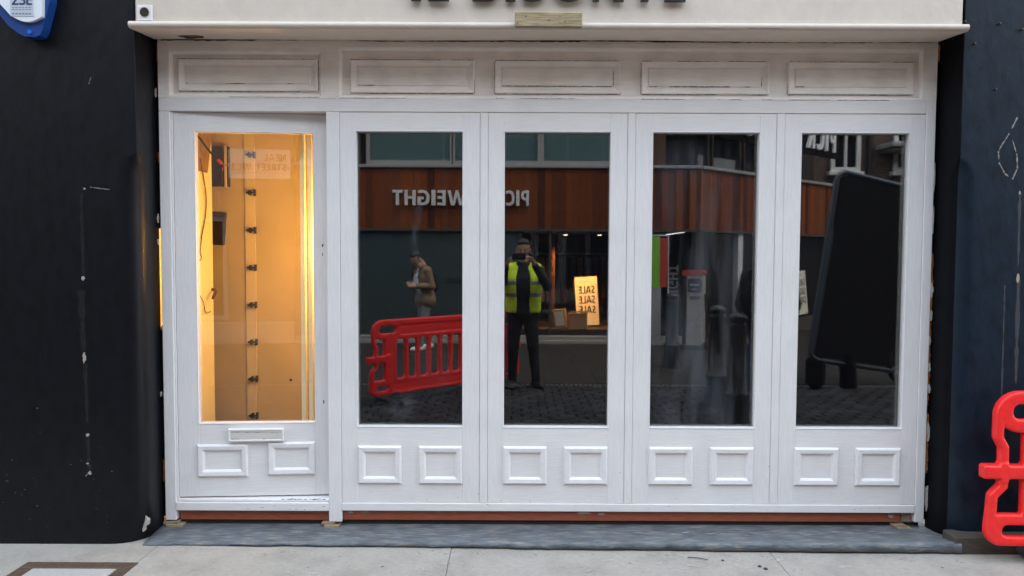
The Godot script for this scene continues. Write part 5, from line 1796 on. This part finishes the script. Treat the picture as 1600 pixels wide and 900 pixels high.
# ---------------------------------------------------------------- people
# joints in metres: x to the figure's own right hand when it faces -z, y up from the ground
func figure(called: String, label: String, at: Vector3, turn: float, J: Dictionary, look: Dictionary) -> Node3D:
	var t := thing(called, label, "person", "", at, turn)
	var body := Field.new(Vector3(-0.62, 0.0, -0.62), Vector3(0.62, 1.62, 0.42), 0.014)
	var k := 0.035
	var hip: Vector3 = J.hip
	var chest: Vector3 = J.chest
	var neck: Vector3 = J.neck
	var head: Vector3 = J.head
	var side: Vector3 = J.get("side", Vector3.RIGHT)
	var trunk := func(F: Field, grow: float, low: float) -> void:
		F.cap(hip - side * 0.075 + Vector3(0, low, 0), hip + side * 0.075 + Vector3(0, low, 0), 0.115 + grow, 0.115 + grow, k)
		F.cap(hip - side * 0.055 + Vector3(0, 0.10, 0), chest - side * 0.06 + Vector3(0, -0.10, 0), 0.105 + grow, 0.115 + grow, k)
		F.cap(hip + side * 0.055 + Vector3(0, 0.10, 0), chest + side * 0.06 + Vector3(0, -0.10, 0), 0.105 + grow, 0.115 + grow, k)
		F.cap(chest - side * 0.075, chest + side * 0.075, 0.118 + grow, 0.118 + grow, k)
		F.cap(chest + Vector3(0, 0.12, 0) - side * 0.13, chest + Vector3(0, 0.12, 0) + side * 0.13, 0.068 + grow, 0.068 + grow, 0.05)
		F.cap(chest + Vector3(0, 0.12, 0), neck, 0.075 + grow * 0.5, 0.058 + grow * 0.4, 0.05)
	var arms := func(F: Field, grow: float) -> void:
		for e in ["r", "l"]:
			F.cap(J["sho_" + e], J["elb_" + e], 0.054 + grow, 0.043 + grow, 0.04)
			F.cap(J["elb_" + e], J["wri_" + e], 0.042 + grow, 0.030 + grow * 0.9, 0.02)
	var legs := func(F: Field, grow: float) -> void:
		for e in ["r", "l"]:
			F.cap(hip + side * (0.085 if e == "r" else -0.085), J["knee_" + e], 0.088 + grow, 0.058 + grow, 0.03)
			F.cap(J["knee_" + e], J["ank_" + e], 0.056 + grow, 0.038 + grow * 1.2, 0.02)
	trunk.call(body, -0.008, 0.0)
	arms.call(body, -0.004)
	legs.call(body, -0.004)
	body.cap(neck, head + Vector3(0, -0.08, 0.02), 0.054, 0.052, 0.03)
	# head, on its own finer grid; look direction f, the head's right r
	var f: Vector3 = J.face
	var rt := f.cross(Vector3.UP).normalized()
	var up := rt.cross(f).normalized()
	var H := Field.new(head - Vector3(0.15, 0.19, 0.15), head + Vector3(0.15, 0.15, 0.15), 0.0055)
	H.cap(head + up * 0.035 - f * 0.012, head + up * 0.030 + f * 0.018, 0.082, 0.076, 0.02)
	H.cap(head - up * 0.02 + f * 0.03, head - up * 0.075 + f * 0.052, 0.062, 0.036, 0.03)
	H.cap(head - up * 0.03 - f * 0.03, head - up * 0.18 - f * 0.045, 0.056, 0.054, 0.03)
	H.cap(head + up * 0.022 + f * 0.078 - rt * 0.032, head + up * 0.022 + f * 0.078 + rt * 0.032, 0.014, 0.014, 0.012)
	for q in [-1.0, 1.0]:
		H.cap(head + up * 0.004 + f * 0.094 + rt * 0.031 * q, head + up * 0.004 + f * 0.092 + rt * 0.033 * q, 0.011, 0.011, 0.010, Vector3.ONE, true)
		H.cap(head + rt * 0.080 * q + up * 0.012 - f * 0.005, head + rt * 0.083 * q - up * 0.03, 0.013, 0.009, 0.006)
		H.cap(head - up * 0.02 + f * 0.07 + rt * 0.038 * q, head - up * 0.024 + f * 0.06 + rt * 0.045 * q, 0.018, 0.018, 0.02)
	H.cap(head + up * 0.015 + f * 0.092, head - up * 0.024 + f * 0.108, 0.009, 0.013, 0.010)
	H.cap(head - up * 0.052 + f * 0.087 - rt * 0.016, head - up * 0.052 + f * 0.087 + rt * 0.016, 0.0085, 0.0085, 0.007)
	var parts := [body, H]
	# hands: palm, four bent fingers, thumb
	for e in ["r", "l"]:
		var w: Vector3 = J["wri_" + e]
		var fd: Vector3 = J["hand_" + e][0]       # where the fingers point
		var pd: Vector3 = J["hand_" + e][1]       # where the palm faces
		var sd: Vector3 = J["hand_" + e][2]       # from little finger to index
		var curl: float = J["hand_" + e][3]
		var G := Field.new(w - Vector3.ONE * 0.215, w + Vector3.ONE * 0.215, 0.0052)
		var base := w + fd * 0.085
		G.cap(w - fd * 0.03, w + fd * 0.015, 0.027, 0.026, 0.015)
		for i in 4:
			var o := sd * (-0.030 + 0.020 * i)
			G.cap(w + fd * 0.01 + o * 0.6, base + o, 0.016, 0.0125, 0.014)
			var ln: float = [0.055, 0.070, 0.076, 0.068][i]
			var d1 := (fd * cos(curl) + pd * sin(curl)).normalized()
			var d2 := (fd * cos(curl * 2.0) + pd * sin(curl * 2.0)).normalized()
			var p1 := base + o + d1 * ln * 0.5
			G.cap(base + o, p1, 0.0098, 0.009, 0.004)
			G.cap(p1, p1 + d2 * ln * 0.5, 0.009, 0.0072, 0.004)
		var tb := w + fd * 0.025 + sd * 0.030
		var tm := tb + (sd * 0.75 + fd * 0.6 + pd * 0.3).normalized() * 0.038
		G.cap(tb, tm, 0.014, 0.0105, 0.01)
		G.cap(tm, tm + (fd * 0.8 + sd * 0.2 + pd * 0.5).normalized() * 0.030, 0.0105, 0.008, 0.004)
		parts.append(G)
	field_part(t, "body", parts, mats[look.skin])
	for q in [-1.0, 1.0]:
		var es := start()
		var c: Vector3 = head + up * 0.004 + f * 0.0845 + rt * 0.031 * q
		tube(es, [c - f * 0.004, c + f * 0.001], 0.0085, 8)
		var eye := part(t, "eye", es, mats.eye_white)
		var ps := start()
		tube(ps, [c + f * 0.0011, c + f * 0.0022], 0.0042, 8)
		part(eye, "pupil", ps, mats.letter_black)
	# hair
	var hr := Field.new(head - Vector3(0.16, 0.12, 0.16), head + Vector3(0.16, 0.17, 0.16), 0.0075)
	hr.cap(head + up * 0.055 - f * 0.030, head + up * 0.064 + f * 0.008, 0.083, 0.073, 0.02)
	hr.cap(head + up * 0.00 - f * 0.045, head - up * 0.05 - f * 0.055, 0.062, 0.045, 0.03)
	hr.cap(head + up * 0.084 + f * 0.044 - rt * 0.03, head + up * 0.092 + f * 0.044 + rt * 0.03, 0.030, 0.028, 0.02)
	for q in [-1.0, 1.0]: hr.cap(head + up * 0.045 - f * 0.03 + rt * 0.055 * q, head + up * 0.022 + f * 0.012 + rt * 0.066 * q, 0.030, 0.016, 0.015)
	field_part(t, "hair", [hr], mats[look.hair])
	# trousers
	var tr := Field.new(Vector3(-0.45, 0.0, -0.45), Vector3(0.45, hip.y + 0.20, 0.45), 0.014)
	legs.call(tr, 0.012)
	tr.cap(hip - side * 0.075, hip + side * 0.075, 0.122, 0.122, k)
	tr.cap(hip - side * 0.06 + Vector3(0, 0.06, 0), hip + side * 0.06 + Vector3(0, 0.06, 0), 0.115, 0.115, k)
	tr.above(hip.y + 0.13)
	tr.below(0.07)
	field_part(t, "trousers", [tr], mats[look.trousers])
	# coat or jacket
	var ja := Field.new(Vector3(-0.64, 0.5, -0.64), Vector3(0.64, 1.66, 0.45), 0.013)
	trunk.call(ja, 0.016, 0.0)
	arms.call(ja, 0.013)
	for e in ["r", "l"]: ja.cap(J["wri_" + e] - J["hand_" + e][0] * 0.0, J["wri_" + e] + J["hand_" + e][0] * 0.2, 0.036, 0.036, 0.004, Vector3.ONE, true)
	ja.cap(neck + Vector3(0, 0.06, -0.02), neck + Vector3(0, 0.2, -0.02), 0.062, 0.08, 0.01, Vector3.ONE, true)
	if look.has("open"):      # worn open over a shirt
		ja.cap(chest + J.front * 0.15 + Vector3(0, 0.13, 0), hip + J.front * 0.18, 0.070, 0.105, 0.01, Vector3.ONE, true)
		var sh := Field.new(Vector3(-0.3, 0.5, -0.35), Vector3(0.3, 1.62, 0.35), 0.014)
		trunk.call(sh, 0.006, 0.0)
		sh.below(hip.y - 0.13)
		field_part(t, "shirt", [sh], mats[look.shirt])
	if look.has("skirt"):
		ja.cap(hip - side * 0.09 + Vector3(0, -0.05, 0), hip + side * 0.09 + Vector3(0, -0.05, 0), 0.135, 0.135, 0.04)
		ja.below(hip.y - 0.17)
	else: ja.below(hip.y - 0.04)
	field_part(t, "jacket", [ja], mats[look.jacket])
	# shoes
	for e in ["r", "l"]:
		var a: Vector3 = J["ank_" + e]
		var td: Vector3 = J["toe_" + e]
		var so := Field.new(Vector3(a.x - 0.26, -0.01, a.z - 0.26), Vector3(a.x + 0.26, 0.22, a.z + 0.26), 0.009)
		so.cap(Vector3(a.x, 0.045, a.z) - td * 0.055, Vector3(a.x, 0.035, a.z) + td * 0.135, 0.046, 0.040, 0.02)
		so.cap(Vector3(a.x, 0.05, a.z) - td * 0.02, a + Vector3(0, 0.035, 0), 0.048, 0.046, 0.03)
		so.cap(Vector3(a.x, 0.035, a.z) + td * 0.10, Vector3(a.x, 0.03, a.z) + td * 0.165, 0.042, 0.033, 0.02)
		so.below(0.003)
		field_part(t, "shoe", [so], mats[look.shoes])
	return t

func build_people() -> void:
	# the one who takes the picture, mirrored in the second pane
	var J := {
		"hip": Vector3(0.0, 0.93, 0.02), "chest": Vector3(0.0, 1.30, 0.01), "neck": Vector3(0.0, 1.51, 0.0), "head": Vector3(0.0, 1.665, -0.02), "face": Vector3(-0.10, -0.10, -1).normalized(), "front": Vector3.FORWARD,
		"sho_r": Vector3(0.185, 1.425, 0.01), "elb_r": Vector3(0.285, 1.235, -0.17), "wri_r": Vector3(0.125, 1.50, -0.30), "hand_r": [Vector3(-0.45, 0.86, -0.2).normalized(), Vector3(-0.80, -0.35, -0.45).normalized(), Vector3(-0.3, 0.1, 0.95).normalized(), 0.75],
		"sho_l": Vector3(-0.185, 1.425, 0.01), "elb_l": Vector3(-0.285, 1.22, -0.13), "wri_l": Vector3(-0.20, 1.48, -0.29), "hand_l": [Vector3(0.35, 0.90, -0.2).normalized(), Vector3(0.85, -0.30, -0.40).normalized(), Vector3(0.3, 0.1, 0.95).normalized(), 0.70],
		"knee_r": Vector3(0.125, 0.50, 0.0), "ank_r": Vector3(0.165, 0.09, 0.03), "toe_r": Vector3(0.35, 0, -0.94),
		"knee_l": Vector3(-0.115, 0.50, 0.0), "ank_l": Vector3(-0.125, 0.09, 0.06), "toe_l": Vector3(-0.25, 0, -0.97),
	}
	var at := Vector3(0.125, GY, 4.52)
	var p := figure("person", "person in open yellow vest and dark clothes taking the picture with a phone", at, 0.0, J, {"skin": "skin", "hair": "hair_black", "trousers": "black_cloth", "jacket": "navy_cloth", "shoes": "boot_black"})
	# the open hi-vis vest: a shell over shoulders and flanks, with two grey bands
	var V := Field.new(Vector3(-0.34, 0.86, -0.3), Vector3(0.34, 1.56, 0.3), 0.011)
	for q in [-1.0, 1.0]:
		V.cap(Vector3(0.075 * q, 0.96, 0.02), Vector3(0.080 * q, 1.19, 0.01), 0.142, 0.143, 0.03)
		V.cap(Vector3(0.080 * q, 1.19, 0.01), Vector3(0.085 * q, 1.31, 0.01), 0.143, 0.148, 0.03)
		V.cap(Vector3(0.06 * q, 1.425, 0.01), Vector3(0.155 * q, 1.425, 0.01), 0.100, 0.088, 0.04)
	V.cap(Vector3(0, 0.80, -0.16), Vector3(0, 1.46, -0.14), 0.092, 0.088, 0.01, Vector3.ONE, true)
	V.cap(Vector3(0, 1.50, -0.02), Vector3(0, 1.6, -0.02), 0.085, 0.10, 0.01, Vector3.ONE, true)
	for q in [-1.0, 1.0]: V.cap(Vector3(0.215 * q, 1.40, 0.01), Vector3(0.34 * q, 1.30, -0.05), 0.075, 0.09, 0.01, Vector3.ONE, true)
	V.below(0.915)
	field_part(p, "vest", [V], mats.hi_vis)
	for y in [1.13, 1.275]:
		var B := Field.new(Vector3(-0.34, y - 0.06, -0.3), Vector3(0.34, y + 0.06, 0.3), 0.009)
		for q in [-1.0, 1.0]:
			B.cap(Vector3(0.075 * q, 0.96, 0.02), Vector3(0.080 * q, 1.19, 0.01), 0.1455, 0.1465, 0.03)
			B.cap(Vector3(0.080 * q, 1.19, 0.01), Vector3(0.085 * q, 1.31, 0.01), 0.1465, 0.1515, 0.03)
		B.cap(Vector3(0, 0.80, -0.16), Vector3(0, 1.46, -0.14), 0.090, 0.086, 0.01, Vector3.ONE, true)
		B.below(y - 0.026)
		B.above(y + 0.026)
		field_part(p, "vest_band", [B], mats.reflective)
	# the phone he holds: the picture is taken through its lens
	var ph := thing("phone", "black phone held up in landscape by the person in the yellow vest", "phone")
	var s := start()
	box(s, Vector3(-0.012, 1.506, 4.112), Vector3(0.148, 1.580, 4.120), 0.004)
	part(ph, "case", s, mats.phone_black)
	# the walker reading a phone, across the street
	var W := {
		"hip": Vector3(0.0, 0.88, 0.03), "chest": Vector3(0.0, 1.22, -0.02), "neck": Vector3(0.0, 1.415, -0.07), "head": Vector3(0.0, 1.535, -0.13), "face": Vector3(0, -0.55, -0.85).normalized(), "front": Vector3.FORWARD,
		"sho_r": Vector3(0.175, 1.335, -0.02), "elb_r": Vector3(0.235, 1.075, 0.03), "wri_r": Vector3(0.11, 1.085, -0.21), "hand_r": [Vector3(-0.35, 0.15, -0.92).normalized(), Vector3(-0.7, 0.6, -0.3).normalized(), Vector3(-0.3, 0.93, 0.1).normalized(), 0.6],
		"sho_l": Vector3(-0.175, 1.335, -0.02), "elb_l": Vector3(-0.235, 1.075, 0.03), "wri_l": Vector3(-0.10, 1.085, -0.21), "hand_l": [Vector3(0.35, 0.15, -0.92).normalized(), Vector3(0.7, 0.6, -0.3).normalized(), Vector3(0.3, 0.93, 0.1).normalized(), 0.6],
		"knee_r": Vector3(0.095, 0.48, -0.06), "ank_r": Vector3(0.095, 0.09, -0.12), "toe_r": Vector3(0.1, 0, -1),
		"knee_l": Vector3(-0.095, 0.48, 0.02), "ank_l": Vector3(-0.10, 0.09, 0.14), "toe_l": Vector3(-0.1, 0, -1),
	}
	var w := figure("person", "person in brown jacket and white trainers walking and reading a phone", Vector3(-1.50, GY, 7.95), PI / 2 - 0.62, W, {"skin": "pale_skin", "hair": "hair_black", "trousers": "jeans_grey", "jacket": "brown_wool", "shoes": "trainer_white", "shirt": "white_cloth", "open": true, "skirt": true})
	var wp := thing("phone", "small dark phone in both hands of the walking person", "phone")
	var ws := start()
	box(ws, Vector3(-0.036, -0.07, -0.004), Vector3(0.036, 0.07, 0.004), 0.003)
	part(wp, "case", ws, mats.phone_black)
	wp.transform = w.transform * Transform3D(Basis(Vector3.RIGHT, -0.7), Vector3(0, 1.14, -0.30))
	var bag := thing("shoulder_bag", "small black bag worn on the walking person's back", "bag")
	var B := Field.new(Vector3(-0.2, 0.9, 0.0), Vector3(0.2, 1.4, 0.35), 0.014)
	B.cap(Vector3(-0.06, 1.05, 0.165), Vector3(-0.06, 1.22, 0.150), 0.075, 0.065, 0.03)
	B.cap(Vector3(0.06, 1.05, 0.165), Vector3(0.06, 1.22, 0.150), 0.075, 0.065, 0.03)
	field_part(bag, "pouch", [B], mats.black_cloth)
	var st := start()
	for q in [-0.11, 0.11]: tube(st, [Vector3(q, 1.25, 0.15), Vector3(q, 1.40, 0.06), Vector3(q, 1.425, -0.03), Vector3(q, 1.36, -0.145), Vector3(q, 1.22, -0.165)], 0.010, 7)
	part(bag, "strap", st, mats.black_cloth)
	bag.transform = w.transform
	# somebody in dark clothes close to the windows
	var D := {
		"hip": Vector3(0.0, 0.93, 0.02), "chest": Vector3(0.0, 1.29, 0.01), "neck": Vector3(0.0, 1.49, 0.0), "head": Vector3(0.0, 1.645, -0.02), "face": Vector3(0.2, -0.05, -1).normalized(), "front": Vector3.FORWARD,
		"sho_r": Vector3(0.185, 1.41, 0.01), "elb_r": Vector3(0.245, 1.14, 0.04), "wri_r": Vector3(0.20, 0.92, -0.10), "hand_r": [Vector3(-0.05, -0.9, -0.4).normalized(), Vector3(-1, 0, 0), Vector3(0, -0.4, -0.9).normalized(), 0.3],
		"sho_l": Vector3(-0.185, 1.41, 0.01), "elb_l": Vector3(-0.245, 1.14, 0.04), "wri_l": Vector3(-0.20, 0.92, -0.10), "hand_l": [Vector3(0.05, -0.9, -0.4).normalized(), Vector3(1, 0, 0), Vector3(0, -0.4, -0.9).normalized(), 0.3],
		"knee_r": Vector3(0.11, 0.50, 0.0), "ank_r": Vector3(0.13, 0.09, 0.03), "toe_r": Vector3(0.2, 0, -0.97),
		"knee_l": Vector3(-0.11, 0.50, 0.0), "ank_l": Vector3(-0.13, 0.09, 0.05), "toe_l": Vector3(-0.2, 0, -0.97),
	}
	figure("person", "person in black jacket and blue jeans standing by an iron bollard", Vector3(2.44, GY, 2.72), 0.35, D, {"skin": "pale_skin", "hair": "hair_black", "trousers": "jeans_blue", "jacket": "black_cloth", "shoes": "boot_black"})

# ---------------------------------------------------------------- the alarm box
func build_small_things() -> void:
	var a := thing("alarm_box", "white and blue alarm bell box with a printed label on the black wall", "alarm box")
	var zf := 0.226
	a.transform = Transform3D(Basis.from_scale(Vector3(0.92, 0.92, 1.0)), Vector3(-0.222, 0.242, 0))
	var s := start()
	plate(s, PackedVector2Array([Vector2(-2.80, 3.05), Vector2(-2.385, 3.05), Vector2(-2.400, 2.86), Vector2(-2.445, 2.700), Vector2(-2.462, 2.668), Vector2(-2.49, 2.658), Vector2(-2.545, 2.660), Vector2(-2.575, 2.672), Vector2(-2.64, 2.72), Vector2(-2.78, 2.90)]), zf + 0.001, zf + 0.060)
	part(a, "blue_base", s, mats.alarm_blue)
	var s2 := start()
	var face2 := PackedVector2Array([Vector2(-2.80, 3.045), Vector2(-2.415, 3.045), Vector2(-2.425, 2.90)])
	for i in 9: face2.append(Vector2(-2.432, 2.765).lerp(Vector2(-2.610, 2.770), i / 8.0) + Vector2(0, -0.032 * sin(PI * i / 8.0)))
	face2.append(Vector2(-2.665, 2.83)); face2.append(Vector2(-2.76, 2.95))
	plate(s2, face2, zf + 0.0605, zf + 0.080)
	part(a, "cover", s2, mats.alarm_white)
	var s3 := start()
	box(s3, Vector3(-2.610, 2.766, zf + 0.0805), Vector3(-2.478, 2.93, zf + 0.082), 0.0)
	var lb := part(a, "label", s3, mats.label_grey)
	letters(lb, "23E", Vector3(-2.600, 2.828, zf + 0.0825), 0.062, 0.001, mats.label_ink, Basis.IDENTITY, 0.05, 0.92)
	var s4 := start()
	for y in [2.812, 2.800, 2.776]: 
		for k in 6: box(s4, Vector3(-2.600 + k * 0.019, y, zf + 0.0822), Vector3(-2.600 + k * 0.019 + 0.014, y + (0.005 if y > 2.78 else 0.009), zf + 0.0828), 0.0)
	part(lb, "small_print", s4, mat("ink_faint", Color(0.22, 0.26, 0.34), {"rough": 0.5})).set_meta("kind", "stuff")
	var s5 := start()
	tube(s5, [Vector3(-2.517, 2.684, zf + 0.060), Vector3(-2.517, 2.684, zf + 0.068)], 0.012, 10)
	part(a, "lens", s5, mat("lens_blue", Color(0.02, 0.16, 0.75), {"rough": 0.1}))
